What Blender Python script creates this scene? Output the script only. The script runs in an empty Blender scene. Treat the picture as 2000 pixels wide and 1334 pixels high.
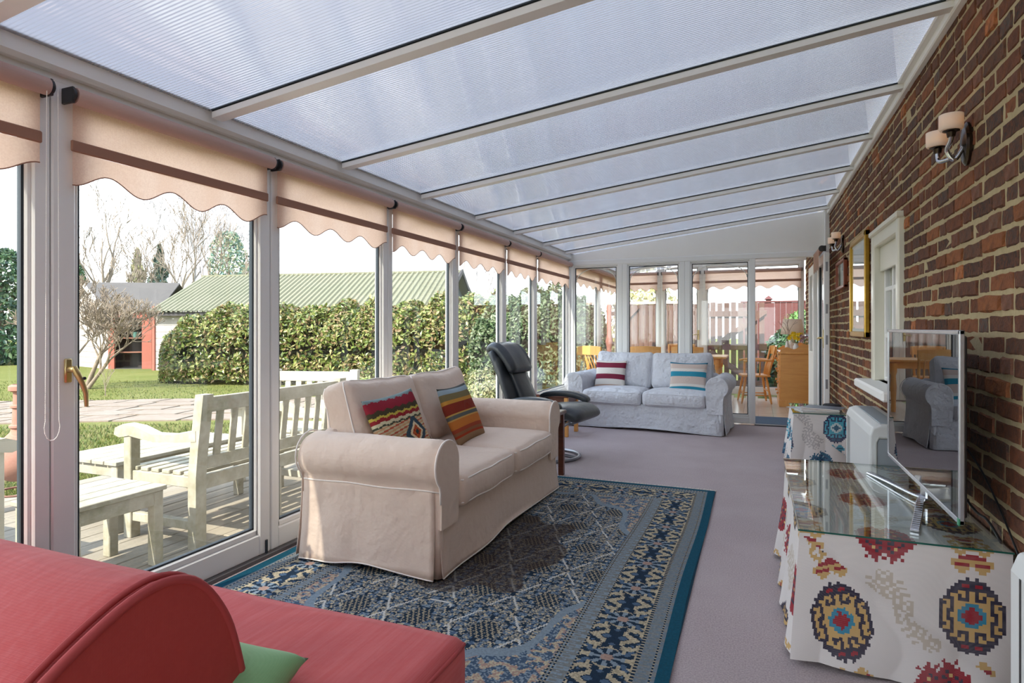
import bpy, bmesh, math, random
import numpy as np
from mathutils import Vector, Matrix, noise as mnoise
random.seed(7); RNG = np.random.default_rng(7)
PI = math.pi
SC = bpy.context.scene
COL = SC.collection
# ------------------------------------------------------------------ camera, world, sun, exposure
F_PX, VU, HV, CAMH = 1196.0, 1477.0, 640.0, 1.2
TH = math.atan((VU - 1000) / F_PX); SN, CS = math.sin(TH), math.cos(TH)
cam_d = bpy.data.cameras.new('camera'); cam = bpy.data.objects.new('camera', cam_d); COL.objects.link(cam)
cam.location = (0, 0, CAMH); cam.rotation_euler = (PI / 2, 0, TH)
cam_d.sensor_width = 36.0; cam_d.lens = F_PX * 36.0 / 2000.0; cam_d.shift_y = -(667 - HV) / 2000.0
cam_d.clip_start = 0.05; cam_d.clip_end = 300
SC.camera = cam
SC.view_settings.view_transform = 'Standard'; SC.view_settings.look = 'None'
SC.view_settings.gamma = 1.0; SC.view_settings.use_curve_mapping = False
SC.view_settings.exposure = 1.68
SUN_DIR = Vector((-0.17, -0.76, 0.73)).normalized()
SUN_E, SKY_E = 3.5, 1.25
w = bpy.data.worlds.new('sky'); SC.world = w; w.use_nodes = True
nt = w.node_tree; nt.nodes.clear()
out = nt.nodes.new('ShaderNodeOutputWorld'); bg = nt.nodes.new('ShaderNodeBackground')
tc = nt.nodes.new('ShaderNodeTexCoord'); sx = nt.nodes.new('ShaderNodeSeparateXYZ'); rp = nt.nodes.new('ShaderNodeValToRGB')
nt.links.new(tc.outputs['Generated'], sx.inputs[0]); nt.links.new(sx.outputs['Z'], rp.inputs[0])
e = rp.color_ramp.elements
e[0].position = 0.0; e[0].color = (0.93, 0.965, 0.99, 1)
e[1].position = 0.9; e[1].color = (0.50, 0.64, 0.90, 1)
m_ = e.new(0.3); m_.color = (0.86, 0.925, 0.99, 1)
nt.links.new(rp.outputs[0], bg.inputs[0]); bg.inputs[1].default_value = SKY_E
nt.links.new(bg.outputs[0], out.inputs[0])
sd = bpy.data.lights.new('sun', 'SUN'); sd.energy = SUN_E; sd.angle = math.radians(0.55); sd.color = (1.0, 0.93, 0.81)
so = bpy.data.objects.new('sun', sd); COL.objects.link(so); so.location = (-6, -8, 14)
so.rotation_euler = (-SUN_DIR).to_track_quat('-Z', 'Y').to_euler()

# ------------------------------------------------------------------ helpers
def lin(c):
    def f(v):
        v /= 255.0
        return v / 12.92 if v <= 0.04045 else ((v + 0.055) / 1.055) ** 2.4
    return tuple(f(v) for v in c)
def at(u, d, z):
    """world point seen in column u at forward distance d, height z"""
    X = (u - 1000) / F_PX * d
    return (-d * SN + X * CS, d * CS + X * SN, z)
def unproj(u, v, d):
    return at(u, d, CAMH - (v - HV) / F_PX * d)

class M:
    """mesh builder: collects verts, faces and per-face colours"""
    def __init__(self):
        self.v = []; self.f = []; self.c = []
    def add(self, vs, fs, col=None, mat=None):
        b = len(self.v)
        if mat is not None: vs = [tuple(mat @ Vector(p)) for p in vs]
        self.v.extend(vs)
        self.f.extend([tuple(i + b for i in f) for f in fs]); self.c.extend([col] * len(fs))
        return self
    def box(self, x0, y0, z0, x1, y1, z1, b=0.0, mat=None, col=None):
        x0, x1 = min(x0, x1), max(x0, x1); y0, y1 = min(y0, y1), max(y0, y1); z0, z1 = min(z0, z1), max(z0, z1)
        b = min(b, (x1 - x0) * .45, (y1 - y0) * .45, (z1 - z0) * .45)
        if b <= 0:
            vs = [(x, y, z) for z in (z0, z1) for y in (y0, y1) for x in (x0, x1)]
            fs = [(0, 2, 3, 1), (4, 5, 7, 6), (0, 1, 5, 4), (2, 6, 7, 3), (0, 4, 6, 2), (1, 3, 7, 5)]
            return self.add(vs, fs, col, mat)
        vs = []; fs = []
        idx = {}
        for sx_ in (0, 1):
            for sy_ in (0, 1):
                for sz_ in (0, 1):
                    X, Y, Z = (x0, x1)[sx_], (y0, y1)[sy_], (z0, z1)[sz_]
                    ix, iy, iz = X + (b, -b)[sx_], Y + (b, -b)[sy_], Z + (b, -b)[sz_]
                    for ax, p in ((0, (X, iy, iz)), (1, (ix, Y, iz)), (2, (ix, iy, Z))):
                        idx[(sx_, sy_, sz_, ax)] = len(vs); vs.append(p)
        I = lambda a, b_, c_, ax: idx[(a, b_, c_, ax)]
        for s in (0, 1):
            fs.append((I(s, 0, 0, 0), I(s, 1, 0, 0), I(s, 1, 1, 0), I(s, 0, 1, 0)))
            fs.append((I(0, s, 0, 1), I(1, s, 0, 1), I(1, s, 1, 1), I(0, s, 1, 1)))
            fs.append((I(0, 0, s, 2), I(1, 0, s, 2), I(1, 1, s, 2), I(0, 1, s, 2)))
        for a in (0, 1):
            for c_ in (0, 1):
                fs.append((I(a, c_, 0, 0), I(a, c_, 1, 0), I(a, c_, 1, 1), I(a, c_, 0, 1)))
                fs.append((I(a, 0, c_, 0), I(a, 1, c_, 0), I(a, 1, c_, 2), I(a, 0, c_, 2)))
                fs.append((I(0, a, c_, 1), I(1, a, c_, 1), I(1, a, c_, 2), I(0, a, c_, 2)))
        for a in (0, 1):
            for b_ in (0, 1):
                for c_ in (0, 1):
                    fs.append((I(a, b_, c_, 0), I(a, b_, c_, 1), I(a, b_, c_, 2)))
        return self.add(vs, fs, col, mat)
    def bar(self, p, q, wx, wy, b=0.0, up=(0, 0, 1), col=None):
        """rectangular bar from p to q; wx across, wy along 'up'"""
        p, q = Vector(p), Vector(q); d = q - p; L = d.length; d = d / L
        upv = Vector(up)
        if abs(d.dot(upv)) > .98: upv = Vector((0, 1, 0))
        s = d.cross(upv).normalized(); u_ = s.cross(d)
        mt = Matrix((( d.x, s.x, u_.x, p.x), (d.y, s.y, u_.y, p.y), (d.z, s.z, u_.z, p.z), (0, 0, 0, 1)))
        return self.box(0, -wx / 2, -wy / 2, L, wx / 2, wy / 2, b, mt, col)
    def tube(self, pts, r, n=8, closed=False, cap=True, col=None):
        pts = [Vector(p) for p in pts]; N = len(pts)
        rs = r if isinstance(r, (list, tuple)) else [r] * N
        vs = []; prev = None
        for i, p in enumerate(pts):
            if closed: t = pts[(i + 1) % N] - pts[i - 1]
            else: t = pts[min(i + 1, N - 1)] - pts[max(i - 1, 0)]
            if t.length < 1e-9: t = Vector((0, 0, 1))
            t.normalize()
            if prev is None:
                a = Vector((0, 0, 1)) if abs(t.z) < .9 else Vector((1, 0, 0))
                s = t.cross(a).normalized()
            else:
                s = (prev - t * prev.dot(t))
                s = s.normalized() if s.length > 1e-6 else t.orthogonal().normalized()
            prev = s; u_ = t.cross(s)
            for k in range(n):
                a = 2 * PI * k / n
                vs.append(tuple(p + (s * math.cos(a) + u_ * math.sin(a)) * rs[i]))
        fs = []
        for i in range(N if closed else N - 1):
            j = (i + 1) % N
            for k in range(n):
                k2 = (k + 1) % n
                fs.append((i * n + k, i * n + k2, j * n + k2, j * n + k))
        if cap and not closed:
            fs.append(tuple(range(n))[::-1]); fs.append(tuple((N - 1) * n + k for k in range(n)))
        return self.add(vs, fs, col)
    def lathe(self, prof, n=16, mat=None, col=None, axis='z'):
        vs = []; fs = []
        for (r, z) in prof:
            for k in range(n):
                a = 2 * PI * k / n
                vs.append((r * math.cos(a), r * math.sin(a), z))
        for i in range(len(prof) - 1):
            for k in range(n):
                k2 = (k + 1) % n
                fs.append((i * n + k, i * n + k2, (i + 1) * n + k2, (i + 1) * n + k))
        if prof[0][0] > 1e-5: fs.append(tuple(range(n))[::-1])
        if prof[-1][0] > 1e-5: fs.append(tuple((len(prof) - 1) * n + k for k in range(n)))
        return self.add(vs, fs, col, mat)
    def prism(self, poly, h0, h1, axis='y', col=None, mat=None):
        """extrude a 2-D outline along an axis"""
        n = len(poly)
        def P(a, b, h):
            return {'y': (a, h, b), 'x': (h, a, b), 'z': (a, b, h)}[axis]
        vs = [P(a, b, h0) for a, b in poly] + [P(a, b, h1) for a, b in poly]
        fs = [(i, (i + 1) % n, n + (i + 1) % n, n + i) for i in range(n)] + [tuple(range(n))[::-1], tuple(range(n, 2 * n))]
        return self.add(vs, fs, col, mat)
    def loft(self, rings, closed_ring=True, cap=True, col=None):
        n = len(rings[0]); vs = [p for r in rings for p in r]; fs = []
        for i in range(len(rings) - 1):
            for k in range(n if closed_ring else n - 1):
                k2 = (k + 1) % n
                fs.append((i * n + k, i * n + k2, (i + 1) * n + k2, (i + 1) * n + k))
        if cap and closed_ring:
            fs.append(tuple(range(n))[::-1]); fs.append(tuple((len(rings) - 1) * n + k for k in range(n)))
        return self.add(vs, fs, col)
    def grid(self, fn, nu, nv, colfn=None, wrap=False):
        vs = [tuple(fn(i / nu, j / nv)) for j in range(nv + 1) for i in range(nu + 1)]
        fs = []; b = len(self.v)
        for j in range(nv):
            for i in range(nu):
                a = j * (nu + 1) + i
                fs.append((a, a + 1, a + nu + 2, a + nu + 1))
        self.v.extend(vs); self.f.extend([tuple(i + b for i in f) for f in fs])
        if colfn: self.c.extend([colfn((i + .5) / nu, (j + .5) / nv) for j in range(nv) for i in range(nu)])
        else: self.c.extend([None] * len(fs))
        return self
    def build(self, name, mat=None, parent=None, smooth=False, loc=None, rz=None, fixn=True, **props):
        me = bpy.data.meshes.new(name)
        me.from_pydata(self.v, [], self.f); me.update()
        if fixn and len(self.f) < 60000:
            bm = bmesh.new(); bm.from_mesh(me); bmesh.ops.recalc_face_normals(bm, faces=bm.faces); bm.to_mesh(me); bm.free()
        if any(c is not None for c in self.c):
            at_ = me.attributes.new('tone', 'FLOAT_COLOR', 'FACE')
            arr = np.ones((len(self.f), 4), dtype=np.float32)
            for i, c in enumerate(self.c):
                if c is not None: arr[i, :3] = c
            at_.data.foreach_set('color', arr.ravel())
        if smooth:
            if smooth is True: me.polygons.foreach_set('use_smooth', [True] * len(me.polygons))
            else:
                me.polygons.foreach_set('use_smooth', [True] * len(me.polygons))
                me.set_sharp_from_angle(angle=math.radians(smooth))
        return link(name, me, mat, parent, loc, rz, **props)

def link(name, me, mat=None, parent=None, loc=None, rz=None, **props):
    o = bpy.data.objects.new(name, me); COL.objects.link(o)
    if mat is not None and me is not None:
        if not me.materials: me.materials.append(mat)
    if parent is not None: o.parent = parent
    if loc is not None: o.location = loc
    if rz is not None: o.rotation_euler = rz if isinstance(rz, tuple) else (0, 0, rz)
    for k, v in props.items(): o[k] = v
    return o
def thing(name, label=None, cat=None, loc=(0, 0, 0), rz=0.0, group=None, kind=None):
    o = bpy.data.objects.new(name, None); COL.objects.link(o); o.empty_display_size = .1
    o.location = loc; o.rotation_euler = rz if isinstance(rz, tuple) else (0, 0, rz)
    if label: o['label'] = label
    if cat: o['category'] = cat
    if group: o['group'] = group
    if kind: o['kind'] = kind
    return o
def dup(root, loc, rz, label=None):
    def cp(o, par):
        c = o.copy(); COL.objects.link(c)
        if par is not None: c.parent = par
        for ch in list(o.children): cp(ch, c)
        return c
    r = cp(root, None); r.location = loc; r.rotation_euler = rz if isinstance(rz, tuple) else (0, 0, rz)
    if label: r['label'] = label
    return r
def grid_colors(name, V, Fq, colors, mat, parent=None, smooth=True, **props):
    """fast quad mesh from numpy arrays with a colour per face"""
    me = bpy.data.meshes.new(name)
    me.vertices.add(len(V)); me.vertices.foreach_set('co', np.asarray(V, dtype=np.float32).ravel())
    nf = len(Fq); k = Fq.shape[1]
    me.loops.add(nf * k); me.loops.foreach_set('vertex_index', Fq.astype(np.int32).ravel())
    me.polygons.add(nf); me.polygons.foreach_set('loop_start', np.arange(0, nf * k, k, dtype=np.int32))
    me.update(calc_edges=True)
    if colors is not None:
        a = me.attributes.new('tone', 'FLOAT_COLOR', 'FACE')
        arr = np.ones((nf, 4), dtype=np.float32); arr[:, :3] = colors
        a.data.foreach_set('color', arr.ravel())
    me.polygons.foreach_set('use_smooth', [bool(smooth)] * nf)
    me.validate()
    return link(name, me, mat, parent, **props)

# ------------------------------------------------------------------ materials
MATS = {}
def mat(name, col=(200, 200, 200), rough=.5, metal=0.0, spec=.5, noise=None, bump=None, attr=False, weave=None, grain=None, transl=0.0, emit=None, coat=0.0, sheen=0.0):
    """procedural Principled material. noise=(scale, amount, col2) ; bump=(scale, strength, dist) ; grain=(axis scale tuple, amount, col2)"""
    if name in MATS: return MATS[name]
    m = bpy.data.materials.new(name); m.use_nodes = True; MATS[name] = m
    n = m.node_tree.nodes; l = m.node_tree.links; n.clear()
    o = n.new('ShaderNodeOutputMaterial'); p = n.new('ShaderNodeBsdfPrincipled')
    l.new(p.outputs[0], o.inputs[0])
    p.inputs['Roughness'].default_value = rough; p.inputs['Metallic'].default_value = metal
    p.inputs['Specular IOR Level'].default_value = spec
    if coat: p.inputs['Coat Weight'].default_value = coat; p.inputs['Coat Roughness'].default_value = .08
    if sheen: p.inputs['Sheen Weight'].default_value = sheen
    c = lin(col) if max(col) > 1.0 else col
    t = n.new('ShaderNodeTexCoord'); co = t.outputs['Object']
    src = None
    if attr:
        a = n.new('ShaderNodeAttribute'); a.attribute_name = 'tone'; src = a.outputs['Color']
    else:
        r = n.new('ShaderNodeRGB'); r.outputs[0].default_value = (*c, 1); src = r.outputs[0]
    def mixc(a_sock, col2, fac_sock, amount, blend='MIX'):
        mx = n.new('ShaderNodeMix'); mx.data_type = 'RGBA'; mx.blend_type = blend
        ml = n.new('ShaderNodeMath'); ml.operation = 'MULTIPLY'; ml.inputs[1].default_value = amount; ml.use_clamp = True
        l.new(fac_sock, ml.inputs[0]); l.new(ml.outputs[0], mx.inputs[0]); l.new(a_sock, mx.inputs[6])
        if isinstance(col2, tuple): mx.inputs[7].default_value = (*col2, 1)
        else: l.new(col2, mx.inputs[7])
        return mx.outputs[2]
    def ramp(sock, lo, hi):
        rr = n.new('ShaderNodeMapRange'); rr.inputs[1].default_value = lo; rr.inputs[2].default_value = hi
        l.new(sock, rr.inputs[0]); return rr.outputs[0]
    heights = []
    if noise:
        for (sc_, am, c2) in (noise if isinstance(noise, list) else [noise]):
            tx = n.new('ShaderNodeTexNoise'); tx.inputs['Scale'].default_value = sc_; tx.inputs['Detail'].default_value = 5; tx.inputs['Roughness'].default_value = .62
            l.new(co, tx.inputs['Vector'])
            src = mixc(src, lin(c2), ramp(tx.outputs['Fac'], .38, .66), am)
    if grain:
        scl, am, c2 = grain
        mp = n.new('ShaderNodeMapping'); mp.inputs['Scale'].default_value = scl; l.new(co, mp.inputs[0])
        tx = n.new('ShaderNodeTexNoise'); tx.inputs['Scale'].default_value = 1.0; tx.inputs['Detail'].default_value = 6; tx.inputs['Distortion'].default_value = .6
        l.new(mp.outputs[0], tx.inputs['Vector'])
        src = mixc(src, lin(c2), ramp(tx.outputs['Fac'], .4, .7), am); heights.append((tx.outputs['Fac'], .12))
    if weave:
        sc_, am, c2 = weave
        wx_ = []
        for ax in ('X', 'Y', 'Z'):
            wv = n.new('ShaderNodeTexWave'); wv.bands_direction = ax; wv.inputs['Scale'].default_value = sc_; wv.inputs['Distortion'].default_value = 1.2; wv.inputs['Detail'].default_value = 2; wv.inputs['Detail Scale'].default_value = .7
            l.new(co, wv.inputs['Vector']); wx_.append(wv.outputs['Fac'])
        a1 = n.new('ShaderNodeMath'); a1.operation = 'ADD'; l.new(wx_[0], a1.inputs[0]); l.new(wx_[1], a1.inputs[1])
        a2 = n.new('ShaderNodeMath'); a2.operation = 'ADD'; l.new(a1.outputs[0], a2.inputs[0]); l.new(wx_[2], a2.inputs[1])
        src = mixc(src, lin(c2), ramp(a2.outputs[0], 1.0, 2.4), am); heights.append((a2.outputs[0], .05))
    l.new(src, p.inputs['Base Color'])
    if bump:
        for (sc_, st, ds) in (bump if isinstance(bump, list) else [bump]):
            tx = n.new('ShaderNodeTexNoise'); tx.inputs['Scale'].default_value = sc_; tx.inputs['Detail'].default_value = 3
            l.new(co, tx.inputs['Vector']); heights.append((tx.outputs['Fac'], st, ds))
    nrm = None
    for h in heights:
        b = n.new('ShaderNodeBump'); b.inputs['Strength'].default_value = h[1]; b.inputs['Distance'].default_value = h[2] if len(h) > 2 else .002
        l.new(h[0], b.inputs['Height'])
        if nrm is not None: l.new(nrm, b.inputs['Normal'])
        nrm = b.outputs[0]
    if nrm is not None: l.new(nrm, p.inputs['Normal'])
    if emit:
        p.inputs['Emission Color'].default_value = (*lin(emit[0]), 1); p.inputs['Emission Strength'].default_value = emit[1]
    if transl:
        tr = n.new('ShaderNodeBsdfTranslucent'); l.new(src, tr.inputs[0]); mx = n.new('ShaderNodeMixShader'); mx.inputs[0].default_value = transl
        l.new(p.outputs[0], mx.inputs[1]); l.new(tr.outputs[0], mx.inputs[2]); l.new(mx.outputs[0], o.inputs[0])
    return m
def schlick(n, l, refl=1.0, f0=.04, normal=None):
    lw = n.new('ShaderNodeLayerWeight'); lw.inputs['Blend'].default_value = .5
    if normal is not None: l.new(normal, lw.inputs['Normal'])
    pw = n.new('ShaderNodeMath'); pw.operation = 'POWER'; pw.inputs[1].default_value = 5.0; l.new(lw.outputs['Facing'], pw.inputs[0])
    ml = n.new('ShaderNodeMath'); ml.operation = 'MULTIPLY_ADD'; ml.inputs[1].default_value = (1 - f0) * refl; ml.inputs[2].default_value = f0 * refl; ml.use_clamp = True
    l.new(pw.outputs[0], ml.inputs[0])
    return lw, ml
def glass_mat(name, tint=(.97, .985, .98), refl=1.0, rough=0.0):
    if name in MATS: return MATS[name]
    m = bpy.data.materials.new(name); m.use_nodes = True; MATS[name] = m
    n = m.node_tree.nodes; l = m.node_tree.links; n.clear()
    o = n.new('ShaderNodeOutputMaterial'); t = n.new('ShaderNodeBsdfTransparent'); g = n.new('ShaderNodeBsdfGlossy')
    t.inputs[0].default_value = (*tint, 1); g.inputs['Roughness'].default_value = rough; g.inputs['Color'].default_value = (1, 1, 1, 1)
    lw, ml = schlick(n, l, refl)
    mx = n.new('ShaderNodeMixShader')
    l.new(ml.outputs[0], mx.inputs[0]); l.new(t.outputs[0], mx.inputs[1]); l.new(g.outputs[0], mx.inputs[2]); l.new(mx.outputs[0], o.inputs[0])
    return m
def roof_sheet_mat():
    """twin-wall polycarbonate: translucent body, ribbed glossy skin"""
    m = bpy.data.materials.new('polycarbonate'); m.use_nodes = True
    n = m.node_tree.nodes; l = m.node_tree.links; n.clear()
    o = n.new('ShaderNodeOutputMaterial'); tr = n.new('ShaderNodeBsdfTranslucent'); df = n.new('ShaderNodeBsdfDiffuse'); g = n.new('ShaderNodeBsdfGlossy')
    tr.inputs[0].default_value = (.192, .212, .258, 1); df.inputs[0].default_value = (.50, .56, .68, 1)
    g.inputs['Roughness'].default_value = .04; g.inputs['Color'].default_value = (1, 1, 1, 1)
    t = n.new('ShaderNodeTexCoord')
    wv = n.new('ShaderNodeTexWave'); wv.bands_direction = 'Y'; wv.wave_profile = 'SIN'; wv.inputs['Scale'].default_value = 19.0; wv.inputs['Distortion'].default_value = 0.0
    l.new(t.outputs['Object'], wv.inputs['Vector'])
    nz = n.new('ShaderNodeTexNoise'); nz.inputs['Scale'].default_value = 5.0; nz.inputs['Detail'].default_value = 2.0
    mp = n.new('ShaderNodeMapping'); mp.inputs['Scale'].default_value = (1.0, .25, 1.0); l.new(t.outputs['Object'], mp.inputs[0]); l.new(mp.outputs[0], nz.inputs['Vector'])
    b0 = n.new('ShaderNodeBump'); b0.inputs['Strength'].default_value = .15; b0.inputs['Distance'].default_value = .012; l.new(nz.outputs['Fac'], b0.inputs['Height'])
    b = n.new('ShaderNodeBump'); b.inputs['Strength'].default_value = .8; b.inputs['Distance'].default_value = .0022
    l.new(wv.outputs['Fac'], b.inputs['Height']); l.new(b0.outputs[0], b.inputs['Normal']); l.new(b.outputs[0], g.inputs['Normal'])
    lw, fr = schlick(n, l, 1.0, .34, b.outputs[0])
    m1 = n.new('ShaderNodeMixShader'); m1.inputs[0].default_value = .30; l.new(tr.outputs[0], m1.inputs[1]); l.new(df.outputs[0], m1.inputs[2])
    m2 = n.new('ShaderNodeMixShader'); l.new(fr.outputs[0], m2.inputs[0]); l.new(m1.outputs[0], m2.inputs[1]); l.new(g.outputs[0], m2.inputs[2])
    l.new(m2.outputs[0], o.inputs[0])
    return m

W_UPVC = mat('white_upvc', (240, 240, 237), .32, noise=(3, .12, (228, 226, 222)))
W_PAINT = mat('white_paint', (247, 245, 239), .5, noise=(6, .15, (236, 232, 224)))
GASKET = mat('gasket', (40, 48, 56), .5)
GLASS = glass_mat('window_glass')
POLY = roof_sheet_mat()
BLIND = mat('blind_fabric', (240, 210, 192), .85, transl=.62, weave=(70, .5, (220, 176, 150)), noise=[(9, .35, (246, 216, 196)), (160, .4, (214, 176, 158))])
BLIND_D = mat('blind_pocket', (164, 120, 98), .85, weave=(120, .3, (130, 100, 90)))
BLIND_T = mat('blind_roll', (196, 164, 152), .8, weave=(140, .25, (176, 146, 136)))
BLACK_P = mat('black_plastic', (42, 42, 44), .4)
BRASS = mat('brass', (206, 184, 132), .32, 1.0)
CHROME = mat('chrome', (205, 207, 212), .15, 1.0)
STEEL = mat('brushed_steel', (150, 152, 158), .32, 1.0)
# ------------------------------------------------------------------ the room shell
XL, XB, YE, YF, YB = -2.44, 0.80, 8.10, 11.60, -2.40       # glass line, brick face, end wall, dining far wall, back
SLOPE = 0.122
def ceil_z(x): return 2.165 + SLOPE * (x + 2.30)            # underside of the rafters
S = dict(kind='structure')
CARPET = mat('carpet', (204, 190, 190), .95, noise=[(150, .8, (156, 138, 142)), (2.2, .3, (212, 200, 200))], bump=[(420, .8, .006)], spec=.1)
LAM = mat('laminate', (212, 196, 178), .18, grain=((3, 22, 3), .5, (190, 168, 148)))
M().box(-2.47, YB, -.08, XB, YE, 0).build('floor', CARPET, **S)
fl = thing('floor_dining', kind='structure')
for i in range(17):
    for j in range(3):
        x0 = -2.47 + i * .192; y0 = YE + j * 1.2 - (.5 if i % 2 else 0); y1 = min(y0 + 1.198, YF); y0 = max(y0, YE)
        if y1 - y0 > .05: M().box(x0, y0, -.08, min(x0 + .1905, XB), y1, 0, .0008).build('plank', LAM, fl)

# --- brick wall
MORTAR = mat('mortar', (196, 178, 138), .95, noise=[(30, .5, (166, 150, 112)), (5, .4, (178, 158, 122))], bump=[(60, .6, .006)])
BRICK = mat('brick', (255, 255, 255), .88, attr=True, noise=[(34, .5, (58, 48, 44)), (70, .45, (160, 98, 64)), (11, .3, (70, 58, 54))], bump=[(70, .9, .008), (240, .4, .002)], spec=.2)
wall = thing('wall_right', kind='structure', loc=(XB, 0, 0))
WIN = (4.14, 5.04, .83, 1.86)       # window opening y0 y1 z0 z1 (world)
mo = M(); mx0 = -.0005
for (a, b_, c_, d_) in ((YB, WIN[0], 0, 2.72), (WIN[1], YF + .2, 0, 2.72), (WIN[0], WIN[1], 0, WIN[2]), (WIN[0], WIN[1], WIN[3], 2.72)):
    mo.box(mx0, a, c_, .24, b_, d_)
mo.box(.03, YB, 2.72, .24, YF + .2, 5.2)
mo.build('mortar', MORTAR, wall)
tones = [(110, 70, 52), (94, 64, 52), (130, 82, 54), (76, 62, 56), (102, 74, 62), (146, 92, 58), (70, 64, 60), (88, 62, 52), (116, 76, 58), (106, 82, 68)]
def brick_mesh(Lb, Hb, tone, seed):
    r = random.Random(seed); nu = max(3, int(Lb / .045)); nv = 2; rows = []
    outer = []
    per = [(i / nu, 0) for i in range(nu)] + [(1, j / nv) for j in range(nv)] + [(1 - i / nu, 1) for i in range(nu)] + [(0, 1 - j / nv) for j in range(nv)]
    def ring(x, ins, jit):
        o_ = []
        for (a, b_) in per:
            y = ins + (Lb - 2 * ins) * a + r.uniform(-jit, jit); z = ins * .8 + (Hb - 1.6 * ins) * b_ + r.uniform(-jit, jit)
            o_.append((x + r.uniform(-.0012, .0012), y - Lb / 2, z - Hb / 2))
        return o_
    m = M(); col = lin(tone)
    m.loft([ring(.014, 0, .003), ring(.002, .001, .0042), ring(-.003 - r.uniform(0, .005), .007, .003)], cap=False)
    m.f.append(tuple(range(2 * len(per), 3 * len(per)))); m.c.append(None)
    m.c = [col] * len(m.f)
    return m
CH = .0735
LENS = (.222, .104, .165)
variants = {}
for k, Lk in enumerate(LENS):
    for t in range(12):
        tn = tones[(t * 3 + k) % len(tones)]; f_ = random.uniform(.95, 1.4)
        variants[(k, t)] = (brick_mesh(Lk, .0612, tuple(c * f_ for c in tn), k * 50 + t))
bricks = []
row = 0; z = .035
while z < 2.70:
    y = YB - random.uniform(0, .2); i = 0
    while y < YF:
        r_ = random.random()
        k = (1 if (i + row) % 2 else 0) if r_ < .72 else (2 if r_ < .86 else random.choice((0, 1)))
        Lk = LENS[k]; yc = y + Lk / 2
        hit = (yc + Lk / 2 > WIN[0] + .02 and yc - Lk / 2 < WIN[1] - .02 and z + .031 > WIN[2] - .03 and z - .031 < WIN[3] - .02)
        zj = z + random.uniform(-.003, .003)
        if not hit: bricks.append((yc, zj, k, random.randrange(12), 1.0))
        else:                                           # a closer cut to fit beside the window
            a_, e_ = y, y + Lk
            if a_ < WIN[0] - .04: e_ = WIN[0] - .004
            elif e_ > WIN[1] + .04: a_ = WIN[1] + .004
            else: a_ = e_
            if e_ - a_ > .04: bricks.append(((a_ + e_) / 2, zj, k, random.randrange(12), (e_ - a_) / Lk))
        y += Lk + random.uniform(.008, .014); i += 1
    row += 1; z += CH
def vis(b):
    yc, zc = b[0], b[1]
    if yc < 2.2 or yc > 8.0: return 0
    d = -XB * SN + yc * CS; X = XB * CS + yc * SN
    u = 1000 + F_PX * X / d; v = HV + F_PX * (CAMH - zc) / d
    if u > 2010 or v < -12 or v > 1050: return 0
    if 1728 < u < 1886 and v > 648: return 0
    if v > 640 and u > 1690 and v > 900 + (u - 1890) * .9: return 0
    return 1.0 / d / d * (XB / math.hypot(XB, yc)) * LENS[b[2]]
order = sorted(range(len(bricks)), key=lambda i: -vis(bricks[i]))
single = set(order[:298])
meshes = {}
rest = M()
for i, (yc, zc, k, t, ky) in enumerate(bricks):
    if i in single:
        if (k, t) not in meshes:
            o = variants[(k, t)].build('brick', BRICK, wall, fixn=True); meshes[(k, t)] = o.data
        else:
            o = link('brick', meshes[(k, t)], None, wall)
        o.location = (random.uniform(-.003, .003), yc, zc); o.scale = (1, ky, 1)
    else:
        vm = variants[(k, t)]; dx = random.uniform(-.003, .003)
        rest.add([(p[0] + dx, p[1] * ky + yc, p[2] + zc) for p in vm.v], vm.f, vm.c[0])
o = rest.build('bricks', BRICK, wall, fixn=False); o['kind'] = 'stuff'

# --- house window in the brick wall
CREAM = mat('cream_gloss', (232, 228, 210), .3, noise=(5, .2, (220, 214, 190)))
ROOMGREY = mat('room_grey', (170, 176, 168), .9)
hw = thing('window_1', kind='structure', loc=(XB, 0, 0))
fr = M(); y0, y1, z0, z1 = WIN
for (a, b_, c_, d_) in ((y0, y0 + .07, z0, z1), (y1 - .10, y1, z0, z1), (y0, y1, z1 - .10, z1)):
    fr.box(-.035 + (.003 if b_ - a > .5 else 0), a + (.003 if b_ - a > .5 else 0), c_, .10, b_ - (.003 if b_ - a > .5 else 0), d_, .008)
fr.box(-.05, y0 - .01, z1 - .02, .10, y1 + .01, z1 + .02, .008)
fr.build('frame', CREAM, hw)
M().box(-.13, y0 - .08, z0 - .06, .10, y1 + .10, z0, .012).build('sill', W_PAINT, hw)
sa = M()
for yy in (y0 + .07, y0 + .27, y0 + .50, y1 - .135): sa.box(.03, yy, z0, .065, yy + (.035 if yy > y0 + .1 and yy < y1 - .2 else .035), z1 - .1, .004)
for zz in (z0, z0 + .30, z0 + .62, z1 - .13): sa.box(.032, y0 + .07, zz, .063, y1 - .1, zz + .03, .004)
sa.build('sash', W_PAINT, hw)
M().box(.046, y0 + .07, z0, .05, y1 - .1, z1 - .1).build('pane', GLASS, hw)
M().box(.004, y0 + .08, z1 - .27, .02, y1 - .11, z1 - .10, .004).build('roller_shade', CREAM, hw)
M().box(.16, y0 - .2, z0 - .2, .22, y1 + .2, z1 + .2).build('room_backing', ROOMGREY, hw)  # added pale grey panel, stands in for the room behind the pane

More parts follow.
